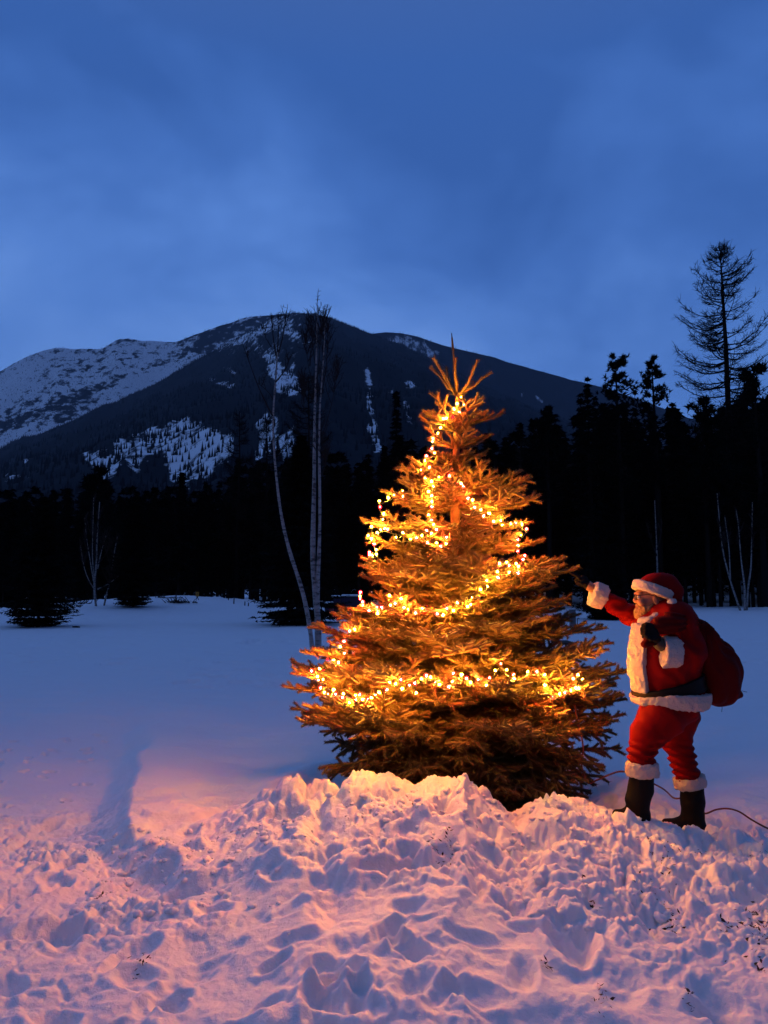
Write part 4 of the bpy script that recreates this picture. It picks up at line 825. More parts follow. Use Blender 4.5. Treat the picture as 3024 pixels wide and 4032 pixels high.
# waste containers with snow on their lids
M['bin'] = mat('dark_blue_bin', (0.022, 0.016, 0.045), 0.5)
for (px, Y, wdt, h, lb) in ((1322, 44, .55, .75, 'narrow dark blue container with snow on its lid, left of the wide one'), (1382, 44, 1.15, .85, 'wide dark blue container with a long snow cap behind the spruce'), (1297, 43, .5, .42, 'low dark box under a flat snow cap nearest the white birch trunks')):
    r_ = thing('waste_container', px, Y, lb, 'container', 'dark containers behind the tree'); x, y, z = r_.location
    mb = MB(); V = np.array([(sx * wdt / 2 * (.88 if sz < 0 else 1), sy * .4 * (.88 if sz < 0 else 1), h * (sz + 1) / 2 + .06) for sz in (-1, 1) for sx, sy in ((-1, -1), (1, -1), (1, 1), (-1, 1))]) + (x, y, z); mb.raw(V, Q=[(0, 3, 2, 1), (4, 5, 6, 7), (0, 1, 5, 4), (1, 2, 6, 5), (2, 3, 7, 6), (3, 0, 4, 7)]); mb.build('body', M['bin'], r_, sm=False)
    mb = MB(); mb.box((x, y, z + h + .09), (wdt + .06, .88, .05), bev=.015); mb.build('lid', M['black'], r_, sm=False)
    mb = MB(); mb.box((x, y, z + h + .175), (wdt * .98, .8, .13), bev=.055); mb.build('snow_cap', M['roof_snow'], r_)
    for sx in (-1, 1): mb = MB(); mb.tube([(x + sx * wdt * .36 - .03, y - .36, z + .06), (x + sx * wdt * .36 + .03, y - .36, z + .06)], .06, k=10); mb.build('wheel', M['black'], r_)
r_ = thing('kettle_grill', 1366, 39, 'dark round grill with a mound of snow on top in front of the containers', 'grill'); x, y, z = r_.location
mb = MB(); mb.tube([(x, y, z + .28), (x, y, z + .34), (x, y, z + .43)], [.10, .24, .27], k=14); mb.build('bowl', M['black'], r_)
mb = MB(); mb.tube([(x - .05, y, z + .43), (x - .05, y, z + .5), (x - .05, y, z + .56)], [.26, .2, .06], k=14); mb.build('snow_cap', M['roof_snow'], r_)
for a in (0.5, 2.6, 4.7): mb = MB(); mb.tube([(x + .12 * math.cos(a), y + .12 * math.sin(a), z + .3), (x + .25 * math.cos(a), y + .25 * math.sin(a), z - .03)], .015, k=5); mb.build('leg', M['black'], r_)
def metal_chair(px, Y, rz, lb):
    r_ = thing('garden_chair', px, Y, lb, 'chair', 'metal garden chairs behind the spruce'); o = np.array(r_.location); cz, sz_ = math.cos(rz), math.sin(rz); W = lambda a, b, c: o + np.array((a * cz - b * sz_, a * sz_ + b * cz, c))
    mb = MB(); mb.tube([W(0, 0, .42), W(0, 0, .45)], [.21, .21], k=14); mb.build('seat', M['black'], r_)
    for sx in (-1, 1):
        for sy in (-1, 1): mb = MB(); mb.tube([W(sx * .17, sy * .17, .42), W(sx * .21, sy * .21, -.02)], .014, k=5); mb.build('leg', M['black'], r_)
    mb = MB(); arc = [W(.2 * math.cos(t), .19, .62 + .27 * math.sin(t)) for t in np.linspace(0, np.pi, 9)]; mb.tube([W(.2, .18, .42)] + arc + [W(-.2, .18, .42)], .015, k=5)
    for q in (-.1, 0, .1): mb.tube([W(q, .18, .44), W(q, .19, .62 + .27 * math.sqrt(1 - (q / .2) ** 2))], .009, k=4)
    mb.build('backrest', M['black'], r_)
metal_chair(1518, 40, 1.4, 'dark metal garden chair left of the snowy table behind the spruce'); metal_chair(1648, 40, -1.2, 'dark metal garden chair right of the snowy table behind the spruce')
r_ = thing('garden_table', 1578, 40, 'dark garden table between two metal chairs behind the spruce', 'table'); x, y, z = r_.location
mb = MB(); mb.box((x, y, z + .36), (.95, .6, .05), bev=.01); mb.build('tabletop', M['black'], r_); mb = MB(); mb.box((x, y, z + .22), (.36, .3, .1), bev=.02); mb.build('shelf', M['black'], r_)
for sx in (-1, 1):
    for sy in (-1, 1): mb = MB(); mb.tube([(x + sx * .38, y + sy * .22, z + .34), (x + sx * .4, y + sy * .24, z - .03)], .02, k=5); mb.build('leg', M['black'], r_)
r_ = thing('utility_pedestal', 2251, 31.5, 'upright grey box standing in the snow right of the lit tree', 'utility box'); x, y, z = r_.location
mb = MB(); mb.box((x, y, z + .30), (.235, .2, .72), bev=.01); mb.build('body', M['grey'], r_, sm=False); mb = MB(); mb.box((x, y, z + .675), (.25, .215, .03), bev=.008); mb.build('lid', M['grey'], r_, sm=False)
r_ = thing('hooked_pipe', 2270, 31.5, 'small dark hooked pipe beside the grey box', 'pipe'); x, y, z = r_.location; mb = MB(); mb.tube(curve_pts([(x, y, z - .1), (x, y, z + .22), (x + .01, y, z + .3), (x + .06, y, z + .31), (x + .075, y, z + .27)], 4), .016, k=7); mb.build('pipe', M['black'], r_)
r_ = thing('low_bench', 2212, 18.5, 'low dark bench in the snow seen through the right branches', 'bench'); x, y, z = r_.location
mb = MB(); mb.box((x, y, z + .26), (.42, .9, .05), bev=.01); mb.build('seat', M['wood'], r_, sm=False)
for sx in (-1, 1):
    for sy in (-1, 1): mb = MB(); mb.box((x + sx * .15, y + sy * .35, z + .1), (.04, .04, .3), bev=.004); mb.build('leg', M['wood'], r_, sm=False)
# ------------------------------------------------------------------ signed distance shapes -> mesh
class Field:
    def __init__(s, lo, hi, h):
        s.lo = np.asarray(lo, float); s.h = h; s.n = np.ceil((np.asarray(hi) - s.lo) / h).astype(int) + 1
        s.f = np.full(s.n, 1.0, np.float32)
    def grid(s, sl=None):
        sl = sl or [(0, n) for n in s.n]; ax = [s.lo[i] + s.h * np.arange(*sl[i]) for i in range(3)]
        return np.meshgrid(*ax, indexing='ij', sparse=True)
    def _box(s, lo, hi):
        a = np.maximum(np.floor((lo - s.lo) / s.h).astype(int), 0); b = np.minimum(np.ceil((hi - s.lo) / s.h).astype(int) + 1, s.n)
        return [(int(a[i]), int(max(b[i], a[i]))) for i in range(3)]
    def _join(s, sl, d, k):
        v = s.f[sl[0][0]:sl[0][1], sl[1][0]:sl[1][1], sl[2][0]:sl[2][1]]
        if k > 0: hh = np.clip(0.5 + 0.5 * (v - d) / k, 0, 1); v[...] = v * (1 - hh) + d * hh - k * hh * (1 - hh)
        else: np.minimum(v, d, out=v)
    def ell(s, c, r, k=0.02, rot=0.0):       # ellipsoid, rot = tilt about Y
        c = np.asarray(c, float); r = np.asarray(r, float); m = r.max() + k + 3 * s.h; sl = s._box(c - m, c + m); X, Y, Z = s.grid(sl)
        x, y, z = X - c[0], Y - c[1], Z - c[2]
        if rot: cr, sr = math.cos(rot), math.sin(rot); x, z = x * cr + z * sr, -x * sr + z * cr
        k0 = np.sqrt((x / r[0]) ** 2 + (y / r[1]) ** 2 + (z / r[2]) ** 2); k1 = np.sqrt((x / r[0] ** 2) ** 2 + (y / r[1] ** 2) ** 2 + (z / r[2] ** 2) ** 2)
        s._join(sl, k0 * (k0 - 1) / np.maximum(k1, 1e-6), k); return s
    def cap(s, a, b, ra, rb=None, k=0.02, sy=1.0):
        a = np.asarray(a, float); b = np.asarray(b, float); rb = ra if rb is None else rb; m = max(ra, rb) * max(1, sy) + k + 3 * s.h
        sl = s._box(np.minimum(a, b) - m, np.maximum(a, b) + m); X, Y, Z = s.grid(sl); ba = b - a; Lq = ba @ ba + 1e-9
        t = np.clip(((X - a[0]) * ba[0] + (Y - a[1]) * ba[1] + (Z - a[2]) * ba[2]) / Lq, 0, 1)
        d = np.sqrt((X - a[0] - t * ba[0]) ** 2 + ((Y - a[1] - t * ba[1]) / sy) ** 2 + (Z - a[2] - t * ba[2]) ** 2) - (ra + (rb - ra) * t)
        s._join(sl, d, k); return s
    def chain(s, pts, rs, k=0.02, sy=1.0):
        for i in range(len(pts) - 1): s.cap(pts[i], pts[i + 1], rs[i], rs[i + 1], k, sy)
        return s
    def cut(s, nrmv, pt, k=0.004):           # keep side where (p-pt).n < 0
        nv = nrm(nrmv); X, Y, Z = s.grid(); d = (X - pt[0]) * nv[0] + (Y - pt[1]) * nv[1] + (Z - pt[2]) * nv[2]
        hh = np.clip(0.5 - 0.5 * (s.f - d) / k, 0, 1); s.f = (s.f * (1 - hh) + d * hh + k * hh * (1 - hh)).astype(np.float32); return s
    def noise(s, amp, sc, oct=3, seed=1, fn=None):
        near = np.abs(s.f) < (amp * 2 + 3 * s.h); ii = np.argwhere(near); p = s.lo + ii * s.h
        sc = np.asarray(sc) * np.ones(3)
        v = fn(p) if fn is not None else fbm(p[:, 0] * sc[0], p[:, 1] * sc[1], p[:, 2] * sc[2], oct=oct, seed=seed)
        s.f[near] += (amp * v).astype(np.float32); return s
    def mesh(s, smooth_it=1):
        f = s.f; sg = f < 0; nx, ny, nz = f.shape
        cells = np.zeros((nx - 1, ny - 1, nz - 1), np.uint8)
        for dx in (0, 1):
            for dy in (0, 1):
                for dz in (0, 1): cells += sg[dx:nx - 1 + dx, dy:ny - 1 + dy, dz:nz - 1 + dz]
        act = (cells > 0) & (cells < 8); ci = np.argwhere(act); vid = np.full(act.shape, -1, np.int64); vid[act] = np.arange(len(ci))
        acc = np.zeros((len(ci), 3)); cn = np.zeros(len(ci)); cor = [(a, b, c) for a in (0, 1) for b in (0, 1) for c in (0, 1)]
        for a in cor:
            for ax in range(3):
                if a[ax]: continue
                b = list(a); b[ax] = 1; fa = f[ci[:, 0] + a[0], ci[:, 1] + a[1], ci[:, 2] + a[2]]; fb = f[ci[:, 0] + b[0], ci[:, 1] + b[1], ci[:, 2] + b[2]]
                x = (fa < 0) != (fb < 0); t = np.where(x, fa / np.where(x, fa - fb, 1), 0); q = np.array(a, float)[None] + np.eye(3)[ax] * t[:, None]; acc[x] += q[x]; cn[x] += 1
        V = s.lo + (ci + acc / np.maximum(cn, 1)[:, None]) * s.h; F = []
        for ax in range(3):
            o = [a for a in range(3) if a != ax]; sl0 = [slice(1, -1)] * 3; sl0[ax] = slice(0, -1); sl1 = [slice(1, -1)] * 3; sl1[ax] = slice(1, None)
            A_, B2 = sg[tuple(sl0)], sg[tuple(sl1)]
            e = np.argwhere(A_ != B2)
            if not len(e): continue
            base = e.copy(); base[:, o[0]] += 1; base[:, o[1]] += 1; ins = A_[tuple(e.T)]
            def g(d0, d1):
                q = base.copy(); q[:, o[0]] -= d0; q[:, o[1]] -= d1; return vid[tuple(q.T)]
            quad = np.stack([g(1, 1), g(0, 1), g(0, 0), g(1, 0)], -1); flip = ins if ax != 1 else ~ins
            quad[~flip] = quad[~flip][:, ::-1]; F.append(quad)
        F = np.vstack(F); F = F[(F >= 0).all(1)]
        return V, F
    def build(s, name, mtl, parent, relax=1):
        V, F = s.mesh()
        for it in range(relax):
            acc = np.zeros_like(V); cn = np.zeros(len(V))
            for a, b in ((0, 1), (1, 2), (2, 3), (3, 0)):
                np.add.at(acc, F[:, a], V[F[:, b]]); np.add.at(acc, F[:, b], V[F[:, a]]); np.add.at(cn, F[:, a], 1); np.add.at(cn, F[:, b], 1)
            V = 0.5 * V + 0.5 * acc / cn[:, None]
        return link_mesh(name, V, F, mtl, parent)

# ------------------------------------------------------------------ the person in red
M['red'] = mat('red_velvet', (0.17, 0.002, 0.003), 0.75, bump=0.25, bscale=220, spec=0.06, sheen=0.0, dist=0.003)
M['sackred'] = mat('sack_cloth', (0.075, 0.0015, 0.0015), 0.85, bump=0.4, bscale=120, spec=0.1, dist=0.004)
M['fur'] = mat('white_fur', (0.46, 0.42, 0.40), 0.95, bump=1.0, bscale=70, spec=0.05, dist=0.012)
M['skin'] = mat('skin', (0.30, 0.14, 0.095), 0.5, bump=0.15, bscale=160, var=0.12, vscale=25, spec=0.35, dist=0.002)
M['boot'] = mat('boot_leather', (0.006, 0.005, 0.005), 0.7, bump=0.2, bscale=50, spec=0.12)
M['glove'] = mat('black_wool', (0.008, 0.007, 0.008), 0.9, bump=0.7, bscale=200, spec=0.1, dist=0.003)
M['belt'] = mat('belt_leather', (0.005, 0.004, 0.004), 0.6, spec=0.12)
M['hair'] = mat('beard_hair', (0.24, 0.14, 0.07), 0.8, var=0.45, vscale=60, spec=0.15)
M['white'] = mat('eye_white', (0.75, 0.7, 0.65), 0.3)
M['frame'] = mat('glasses_frame', (0.015, 0.012, 0.012), 0.3)
M['knit'] = mat('knit_cuff', (0.05, 0.045, 0.035), 0.95, bump=0.8, bscale=120)
sY = 5.10
def Zp(u, v, y=sY): return P(2200 + .5425 * u, 2150 + .5425 * v, y)
UM = .5425 * sY / FPX                                         # metres per unit of u
pbase = P(2640, 3240, sY); person = empty('person', (pbase[0], sY, 0.05), 'person in a red suit with white fur trim and red hat, pointing at the tree', 'person')
YN, YF = 4.98, 5.27                                           # near and far side of the figure
HC_ = sY + 0.0                                                # head centre distance

def bnd(u0, u1, v0, v1, y0=4.7, y1=5.5, pad=.04):
    c = np.array([Zp(u, v, y) for u in (u0, u1) for v in (v0, v1) for y in (y0, y1)]); return c.min(0) - (pad, 0, pad), c.max(0) + (pad, 0, pad)
# body: one continuous figure, head with a face, neck, trunk, limbs
lo, hi = bnd(150, 1080, 450, 2120); lo2, hi2 = bnd(150, 500, 230, 450); hi[2] = max(hi[2], hi2[2])
F = Field((lo[0], 4.72, lo[2]), (hi[0], 5.46, hi[2]), 0.0062)
F.cap(Zp(790, 560), Zp(770, 800), .16, .19, .05, 0.95).cap(Zp(770, 820), Zp(810, 1120), .19, .16, .05, 0.95)
F.chain([Zp(760, 560, 5.22), Zp(560, 505, 5.30), Zp(440, 440, 5.31), Zp(300, 350, 5.31), Zp(222, 292, 5.31), Zp(190, 268, 5.31)], [.06, .05, .042, .033, .029, .03], .02)
F.chain([Zp(860, 560, 5.0), Zp(935, 775, 4.945), Zp(770, 725, 4.88), Zp(700, 665, 4.86)], [.07, .05, .035, .032], .02)
F.chain([Zp(770, 1180, 5.03), Zp(610, 1430, 4.99), Zp(595, 1600, 4.99), Zp(590, 1900, 5.0)], [.12, .075, .06, .045], .03)
F.chain([Zp(850, 1180, 5.18), Zp(870, 1430, 5.22), Zp(950, 1680, 5.24), Zp(985, 1980, 5.24)], [.12, .08, .06, .045], .03)
F.build('body_under_clothes', M['skin'], person) if False else None
V1, Q1 = F.mesh(); bodyF = (V1, Q1)
lo, hi = bnd(540, 860, 200, 560, 4.95, 5.25); H = Field(lo, hi, 0.0031)
H.ell(Zp(692, 322, HC_), (.100, .080, .108), .02).ell(Zp(640, 400, HC_), (.066, .062, .092), .03).ell(Zp(612, 470, HC_), (.045, .045, .042), .03)
H.ell(Zp(575, 345, HC_), (.022, .052, .014), .012).chain([Zp(572, 352, HC_), Zp(560, 382, HC_), Zp(556, 396, HC_)], [.010, .0125, .0165], .010)
for s_ in (-1, 1):
    H.ell(Zp(562, 401, HC_ + s_ * .013), (.011, .009, .009), .006).ell(Zp(600, 408, HC_ + s_ * .040), (.028, .026, .027), .018)
    H.ell(Zp(706, 395, HC_ + s_ * .078), (.019, .011, .033), .006, rot=0.2).ell(Zp(590, 343, HC_ + s_ * .03), (.022, .022, .009), .01)
H.ell(Zp(570, 433, HC_), (.012, .024, .0065), .005).ell(Zp(573, 446, HC_), (.012, .021, .0075), .005)
H.cap(Zp(715, 440, HC_), Zp(760, 540, HC_ + .01), .062, .07, .03)
# eye sockets and ear bowl pressed in
X, Y, Zg = H.grid()
for s_ in (-1, 1):
    c = Zp(574, 371, HC_ + s_ * .031); d = np.sqrt((X - c[0]) ** 2 + (Y - c[1]) ** 2 + (Zg - c[2]) ** 2) - .015; H.f = np.maximum(H.f, -d - .004).astype(np.float32)
    c = Zp(704, 393, HC_ + s_ * .095); d = np.sqrt(((X - c[0]) / .8) ** 2 + (Y - c[1]) ** 2 + ((Zg - c[2]) / 1.6) ** 2) - .010; H.f = np.maximum(H.f, -d).astype(np.float32)
V2, Q2 = H.mesh(); nV1 = len(V1)
# join the two surfaces into the one body mesh
b_ = link_mesh('body', np.vstack([V1, V2]), np.vstack([Q1, Q2 + nV1]), M['skin'], person)
for s_ in (-1, 1):
    mb = MB(); c = Zp(577, 371, HC_ + s_ * .031); V_, T_, Q_ = blob(c, .0125, 0); V_ = c + nrm(V_ - c) * .0125; mb.raw(V_, T_, Q_); e_ = mb.build('eye', M['white'], person)
    V_ = c + np.array((-.0095, 0, 0)) + nrm(V_ - c) * np.array((.004, .0055, .0055)); mb = MB(); mb.raw(V_, T_, Q_); ir = mb.build('iris', M['frame'], person); ir.parent = e_

def torso(F, g=0.0, k=.09):
    F.ell(Zp(788, 620), (.224 + g, .205 + g, .215 + g), k).ell(Zp(768, 850), (.232 + g, .232 + g, .225 + g), k).ell(Zp(808, 1080), (.226 + g, .205 + g, .15 + g), k)
    return F
def folds(p, ax, seed, f1=26, f2=5):      # cloth folds running across direction ax
    ax = nrm(ax); t = p @ ax; return np.sin(t * f1 * 2 + 3.5 * fbm(p[:, 0] * f2, p[:, 1] * f2, p[:, 2] * f2, seed=seed, oct=2)) * (0.35 + 0.65 * np.clip(fbm(p[:, 0] * 4, p[:, 1] * 4, p[:, 2] * 4, seed=seed + 3, oct=2) + .5, 0, 1))
# jacket
lo, hi = bnd(290, 1080, 290, 1180)
J = Field((lo[0], 4.70, lo[2]), (hi[0], 5.50, hi[2]), 0.0065)
torso(J); J.cap(Zp(690, 530, 5.25), Zp(860, 545, 4.99), .105, .115, .07).cap(Zp(740, 500, sY), Zp(760, 560, sY), .085, .12, .05)
J.chain([Zp(645, 550, 5.26), Zp(485, 478, 5.31), Zp(335, 382, 5.31)], [.090, .068, .060], .03)
J.chain([Zp(880, 590, 4.99), Zp(950, 770, 4.93), Zp(868, 772, 4.90)], [.115, .092, .078], .05)
dirA = nrm(Zp(335, 372, 5.3) - Zp(640, 545, 5.3))
def jf(p):
    a = Zp(640, 545, 5.26); t = (p - a) @ dirA; arm = smooth(0.02, 0.10, t); c2 = Zp(950, 760, 4.85); d2 = np.exp(-(np.linalg.norm(p - c2, axis=1) / .20) ** 2)
    ext = folds(p, nrm(dirA + np.array((0.25, 0, .75))), 91, 34, 7) * 1.1 * arm; b2 = fbm(p[:, 0] * 5 + p[:, 2] * 3, p[:, 1] * 4, p[:, 2] * 14 - p[:, 0] * 6, seed=95, oct=2)
    sh = folds(p, np.array((1, 0, 0.5)), 97, 30, 6) * d2
    return -(ext * .8 + 0.75 * b2 * (1 - arm) + 1.5 * sh)
J.noise(.014, 1, fn=jf); J.cut((0, 0, -1), Zp(800, 1165)); J.build('jacket', M['red'], person)
# belt, fur hem, fur placket and collar, all lying on the jacket
def torso_field(lo_uv, hi_uv, g, h=.006, k=.09):
    lo, hi = bnd(lo_uv[0], hi_uv[0], hi_uv[1], lo_uv[1]); T = Field((lo[0], 4.72, lo[2]), (hi[0], 5.46, hi[2]), h); torso(T, g, k); return T
def plane(F, a, b, keep_below=True, k=.006):   # a, b = (u,v) of a line seen side on; keep what lies below (or above) it
    p, q = Zp(*a), Zp(*b); d = q - p; nv = nrm(np.array((-d[2], 0, d[0])));
    if nv[2] < 0: nv = -nv
    F.cut(nv if keep_below else -nv, p, k)
Bt = torso_field((500, 1150), (1060, 850), .020); plane(Bt, (560, 1052), (1040, 905)); plane(Bt, (560, 1100), (1040, 1030), False); Bt.build('belt', M['belt'], person, 0)
Hm = torso_field((500, 1260), (1080, 1000), .038)
Hm.cap(Zp(640, 1120, 5.0), Zp(600, 1180, 5.02), .03, .02, .04)
plane(Hm, (560, 1085), (700, 1055)); plane(Hm, (700, 1048), (1060, 1058)); plane(Hm, (600, 1205), (700, 1150), False) if False else None; plane(Hm, (640, 1148), (1060, 1182), False, .02)
Hm.noise(.008, 48, seed=131, oct=2).build('fur_hem', M['fur'], person, 0)
Pk = torso_field((480, 1090), (720, 520), .032); X, Y, Zg = Pk.grid(); cc = Zp(768, 800)
ang = np.arctan2(-(Y - sY), -(X - cc[0]))                       # 0 = straight ahead (-X), positive towards the camera
pc = 0.36 + 0.0 * Zg; hw = 0.32
d = (np.abs(ang - pc) - hw) * .22; d = np.broadcast_to(d, Pk.f.shape); Pk.f = np.maximum(Pk.f, d).astype(np.float32); Pk.cut((0, 0, 1), Zp(600, 555), .02); plane(Pk, (500, 1052), (640, 1052), False, .02)
Pk.noise(.008, 48, seed=132, oct=2).build('fur_placket', M['fur'], person, 0)
lo, hi = bnd(570, 840, 400, 600, 4.9, 5.3); Cl = Field(lo, hi, .006)
ring = [Zp(612, 552, 5.03), Zp(650, 545, 4.99), Zp(705, 505, 4.98), Zp(760, 455, 5.0), Zp(800, 435, 5.06), Zp(800, 435, 5.14), Zp(760, 455, 5.2), Zp(705, 505, 5.22), Zp(640, 548, 5.19), Zp(605, 560, 5.11), Zp(612, 552, 5.03)]
Cl.chain(ring, [.032, .026, .022, .020, .020, .02, .02, .022, .026, .032, .032], .01); Cl.noise(.008, 48, seed=133, oct=2).build('fur_collar', M['fur'], person, 0)
def cuff(name, a, b, r0, r1, sy=1.0, seed=1, mtl='fur', amp=.008, rnd=.02):
    a = np.asarray(a); b = np.asarray(b); r = max(r0, r1) * max(1, sy) + .05; C_ = Field(np.minimum(a, b) - r, np.maximum(a, b) + r, .0055); ax = nrm(b - a)
    C_.cap(a - ax * .04, b + ax * .04, r0, r1, 0, sy); C_.cut(-ax, a, rnd); C_.cut(ax, b, rnd); C_.noise(amp, 45, seed=seed, oct=2); return C_.build(name, M[mtl], person, 0)
cuff('fur_cuff', Zp(337, 378, 5.30), Zp(238, 340, 5.30), .088, .094, seed=141)
cuff('fur_cuff', Zp(876, 776, 4.885), Zp(750, 768, 4.875), .100, .104, seed=142, sy=.8)
cuff('knit_cuff', Zp(760, 735, 4.87), Zp(712, 690, 4.862), .042, .040, mtl='knit', amp=.002, rnd=.008)
# trousers
lo, hi = bnd(490, 1060, 1080, 1690); T = Field((lo[0], 4.78, lo[2]), (hi[0], 5.42, hi[2]), .0062)
T.ell(Zp(812, 1170), (.185, .185, .13), .04)
T.chain([Zp(745, 1235, 5.02), Zp(640, 1375, 4.995), Zp(602, 1470, 4.99), Zp(603, 1590, 4.99)], [.155, .108, .082, .080], .03)
T.chain([Zp(870, 1235, 5.17), Zp(850, 1390, 5.2), Zp(890, 1530, 5.22), Zp(945, 1690, 5.235)], [.135, .102, .084, .082], .02)
def tf(p):
    _, py_ = proj(p); v = (py_ - 2150) / .5425; k = smooth(1380, 1480, v) * smooth(1640, 1560, v) + smooth(1450, 1540, v) * (p[:, 1] > 5.11)
    return -(np.sin(p[:, 2] * 125 + p[:, 0] * 18 + 4.0 * fbm(p[:, 0] * 6, p[:, 1] * 6, p[:, 2] * 4, seed=151, oct=2)) * np.clip(k, 0, 1) * .95 + 1.1 * fbm(p[:, 0] * 7, p[:, 1] * 6, p[:, 2] * 15 + p[:, 0] * 11, seed=153, oct=3))
T.noise(.0095, 1, fn=tf).cut((0, 0, 1), Zp(800, 1110)).build('trousers', M['red'], person)
cuff('fur_cuff', Zp(603, 1566, 4.99), Zp(607, 1668, 4.99), .104, .106, seed=143)
cuff('fur_cuff', Zp(942, 1668, 5.235), Zp(960, 1752, 5.235), .106, .106, seed=144)
# boots
def boot(pts, rs, heel, ball, toe, y, seed, name='boot'):
    lo, hi = bnd(380, 1090, 1630, 2100, y - .1, y + .1); B = Field((lo[0], y - .16, lo[2]), (hi[0], y + .16, hi[2]), .0055); B.chain(pts, rs, .025)
    B.cap(heel, ball, .048, .046, .04, 1.0).cap(ball, toe, .046, .030, .03, 1.15)
    B.noise(.0035, (14, 14, 22), seed=seed, oct=2); return B.build(name, M['boot'], person)
boot([Zp(602, 1650, 4.99), Zp(596, 1760, 4.99), Zp(572, 1850, 4.99), Zp(585, 1930, 5.0)], [.080, .076, .072, .066], Zp(606, 1985, 5.0), Zp(510, 1958, 5.0), Zp(425, 1945, 4.99), 5.0, 161)
boot([Zp(966, 1730, 5.235), Zp(972, 1850, 5.235), Zp(972, 1950, 5.24), Zp(985, 2010, 5.24)], [.078, .076, .070, .064], Zp(1010, 2050, 5.24), Zp(880, 2025, 5.24), Zp(780, 2012, 5.24), 5.24, 162)
# hat
lo, hi = bnd(540, 900, 190, 460, 4.95, 5.25); Ht = Field(lo, hi, .005)
Ht.ell(Zp(700, 300, HC_), (.112, .094, .098), .01, rot=0.0).ell(Zp(770, 290, HC_), (.080, .085, .085), .05).chain([Zp(800, 290, HC_), Zp(845, 330, HC_ - .02), Zp(852, 380, HC_ - .05), Zp(832, 405, HC_ - .08)], [.07, .05, .03, .018], .03)
plane(Ht, (560, 318), (810, 405), False); Ht.noise(.006, (9, 9, 14), seed=171, oct=2).build('hat', M['red'], person)
lo, hi = bnd(540, 850, 230, 430, 4.95, 5.25); Bd = Field(lo, hi, .005); cA = Zp(685, 322, HC_); tl = 0.36
X, Y, Zg = Bd.grid(); x, z = X - cA[0], Zg - cA[2]; x2 = x * math.cos(tl) - z * math.sin(tl); z2 = x * math.sin(tl) + z * math.cos(tl)
rho = np.sqrt((x2 / .121) ** 2 + ((Y - HC_) / .104) ** 2); dr = (rho - 1) * .105; Bd.f = (np.sqrt(np.maximum(np.abs(dr) - .004, 0) ** 2 + np.maximum(np.abs(z2) - .018, 0) ** 2) - .0165).astype(np.float32)
Bd.noise(.004, 60, seed=172, oct=2).build('hat_band', M['fur'], person, 0)
lo, hi = bnd(780, 870, 370, 460, 4.93, 5.04); Pm = Field(lo, hi, .005); Pm.ell(Zp(822, 415, 4.985), (.036, .036, .034), 0).noise(.005, 60, seed=173).build('pompom', M['fur'], person, 0)
# beard, moustache, hair at the nape, eyebrow
lo, hi = bnd(540, 760, 390, 560, 4.95, 5.25); Be = Field(lo, hi, .0042)
Be.ell(Zp(598, 478, HC_), (.046, .054, .042), .01).ell(Zp(597, 510, HC_), (.040, .038, .030), .02).ell(Zp(640, 490, HC_), (.05, .060, .04), .02)
for s_ in (-1, 1):
    Be.chain([Zp(612, 460, HC_ + s_ * .05), Zp(650, 455, HC_ + s_ * .064), Zp(682, 425, HC_ + s_ * .074)], [.020, .016, .008], .015)
    Be.chain([Zp(566, 424, HC_ + s_ * .008), Zp(578, 434, HC_ + s_ * .028), Zp(598, 448, HC_ + s_ * .045)], [.008, .009, .007], .006)
X, Y, Zg = Be.grid(); c = Zp(566, 440, HC_); d = np.sqrt(((X - c[0]) / 1.0) ** 2 + ((Y - c[1]) / 1.6) ** 2 + ((Zg - c[2]) / .7) ** 2) - .012; Be.f = np.maximum(Be.f, -d).astype(np.float32)
Be.noise(.0075, (70, 70, 18), seed=174, oct=3).build('beard', M['hair'], person, 0)
for s_ in (-1, 1): mb = MB(); mb.tube([Zp(571, 345, HC_ + s_ * .012), Zp(570, 340, HC_ + s_ * .03), Zp(580, 343, HC_ + s_ * .046)], [.003, .0045, .002], k=6); mb.build('eyebrow', M['hair'], person)
# glasses
gl = MB(); 
for s_ in (-1, 1):
    c = Zp(556, 372, HC_ + s_ * .033); a = np.linspace(0, 2 * np.pi, 17); gl.tube(np.stack([c[0] + .003 * np.abs(np.cos(a)) + 0.004 * s_ * 0, c[1] + .025 * np.cos(a), c[2] + .018 * np.sin(a)], -1), .0024, k=5, cap=False)
    gl.tube([Zp(560, 364, HC_ + s_ * .058), Zp(600, 357, HC_ + s_ * .072), Zp(650, 352, HC_ + s_ * .084), Zp(700, 364, HC_ + s_ * .088), Zp(716, 384, HC_ + s_ * .086)], .0026, k=5)
gl.tube([Zp(556, 368, HC_ - .008), Zp(553, 364, HC_), Zp(556, 368, HC_ + .008)], .002, k=5); gl.build('glasses', M['frame'], person)
# gloved fist at the chest, closed on the neck of the sack
lo, hi = bnd(580, 760, 550, 740, 4.76, 4.93); G = Field(lo, hi, .0036)
G.ell(Zp(672, 622, 4.845), (.040, .030, .046), .01, rot=-.5).cap(Zp(690, 650, 4.85), Zp(722, 700, 4.862), .034, .034, .02)
for i, v in enumerate((576, 600, 625, 650)):
    w_ = (.0135, .0142, .0138, .012)[i]; du = (8, 0, 2, 10)[i]
    G.chain([Zp(668 + du, v + 2, 4.835), Zp(630 + du, v - 6, 4.818), Zp(608 + du, v + 2, 4.835), Zp(606 + du, v + 10, 4.868), Zp(628 + du, v + 12, 4.885)], [w_ * 1.12, w_ * 1.1, w_, w_ * .95, w_ * .85], .0035)
G.chain([Zp(700, 668, 4.828), Zp(672, 672, 4.80), Zp(645, 660, 4.797), Zp(628, 648, 4.805)], [.019, .016, .0145, .012], .006)
G.noise(.0012, 120, seed=181, oct=1).build('glove', M['glove'], person)
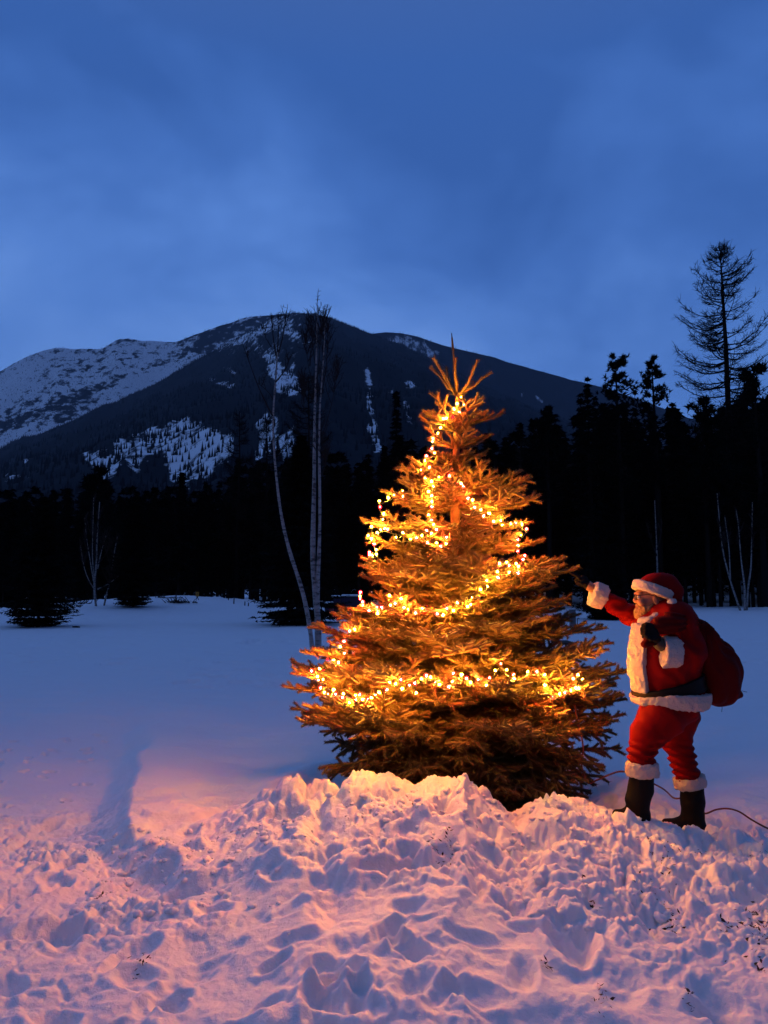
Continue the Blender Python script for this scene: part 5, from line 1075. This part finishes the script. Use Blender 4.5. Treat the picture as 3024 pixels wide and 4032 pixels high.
# far gloved hand pointing at the tree
lo, hi = bnd(80, 240, 180, 310, 5.22, 5.40); G = Field(lo, hi, .0036)
G.cap(Zp(212, 288, 5.31), Zp(186, 262, 5.31), .031, .034, .015).ell(Zp(170, 250, 5.31), (.038, .022, .032), .012, rot=.7)
G.chain([Zp(148, 232, 5.295), Zp(128, 214, 5.295), Zp(108, 204, 5.295), Zp(90, 198, 5.295)], [.013, .012, .011, .0095], .005)
for i, (u, v, y_) in enumerate(((150, 246, 5.312), (158, 256, 5.33), (168, 264, 5.345))):
    G.chain([Zp(u, v, y_), Zp(u - 22, v - 2, y_), Zp(u - 20, v + 16, y_), Zp(u - 2, v + 20, y_)], [.0135, .013, .012, .010], .004)
G.chain([Zp(185, 270, 5.28), Zp(160, 272, 5.275), Zp(142, 262, 5.28)], [.015, .013, .011], .006)
G.build('glove', M['glove'], person)

# ------------------------------------------------------------------ the sack, held over the shoulder: a thing of its own
sack = empty('gift_sack', Zp(1120, 1150, 5.12), 'large dark red cloth sack slung over the near shoulder of the person in red', 'sack')
lo, hi = bnd(600, 1350, 440, 1180); Sk = Field((lo[0], 4.74, lo[2]), (hi[0], 5.44, hi[2]), .0068)
Sk.ell(Zp(1128, 915, 5.14), (.172, .18, .215), .05).ell(Zp(1015, 715, 5.10), (.135, .15, .145), .07).ell(Zp(1130, 1050, 5.14), (.125, .13, .09), .05).ell(Zp(1205, 1000, 5.13), (.09, .10, .12), .05).ell(Zp(1150, 770, 5.15), (.08, .1, .09), .04)
Sk.chain([Zp(1262, 1060, 5.12), Zp(1310, 1078, 5.12), Zp(1325, 1085, 5.12)], [.045, .026, .018], .025)
Sk.chain([Zp(985, 630, 5.03), Zp(905, 560, 4.96), Zp(820, 560, 4.885), Zp(740, 575, 4.868), Zp(672, 618, 4.868)], [.10, .075, .055, .040, .026], .05)
Sk.chain([Zp(660, 640, 4.872), Zp(640, 680, 4.862), Zp(628, 705, 4.858)], [.022, .026, .030], .015).chain([Zp(650, 660, 4.872), Zp(668, 700, 4.858)], [.02, .024], .01)
def sf(p):
    c = Zp(1010, 560, 5.0); q = p - c; a = np.arctan2(q[:, 2], q[:, 0]); b = np.arctan2(q[:, 1], -q[:, 2] + .05)
    return -(np.sin(a * 17 + b * 13 + 2.5 * fbm(p[:, 0] * 5, p[:, 1] * 5, p[:, 2] * 5, seed=191, oct=2)) * .5 + .8 * fbm(p[:, 0] * 9, p[:, 1] * 9, p[:, 2] * 7, seed=193, oct=3))
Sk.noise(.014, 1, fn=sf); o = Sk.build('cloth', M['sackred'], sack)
mb = MB(); mb.tube([Zp(1184, 1150, 5.1), Zp(1186, 1175, 5.1), Zp(1183, 1205, 5.1)], .0022, k=4); mb.tube([Zp(1328, 1050, 5.12), Zp(1345, 1056, 5.12), Zp(1368, 1060, 5.12)], .0018, k=4); mb.build('drawstring', M['wire'], sack)
# ------------------------------------------------------------------ haze: the air between here and the mountains
hz = bpy.data.materials.new('haze_air'); hz.use_nodes = True; n = NT(hz.node_tree); n.n.clear()
pv = n.add('ShaderNodeVolumePrincipled', Density=3.3e-5); pv.inputs['Color'].default_value = (0.66, 0.80, 1.0, 1); pv.inputs['Anisotropy'].default_value = 0.0
ho = n.add('ShaderNodeOutputMaterial'); n.link(pv.outputs[0], ho.inputs['Volume'])
mb = MB(); mb.box((0, 5150, 1500), (60000, 10700, 3200)); hb = mb.build('haze', hz, sm=False, origin=(0, 0, 0)); hb['kind'] = 'stuff'
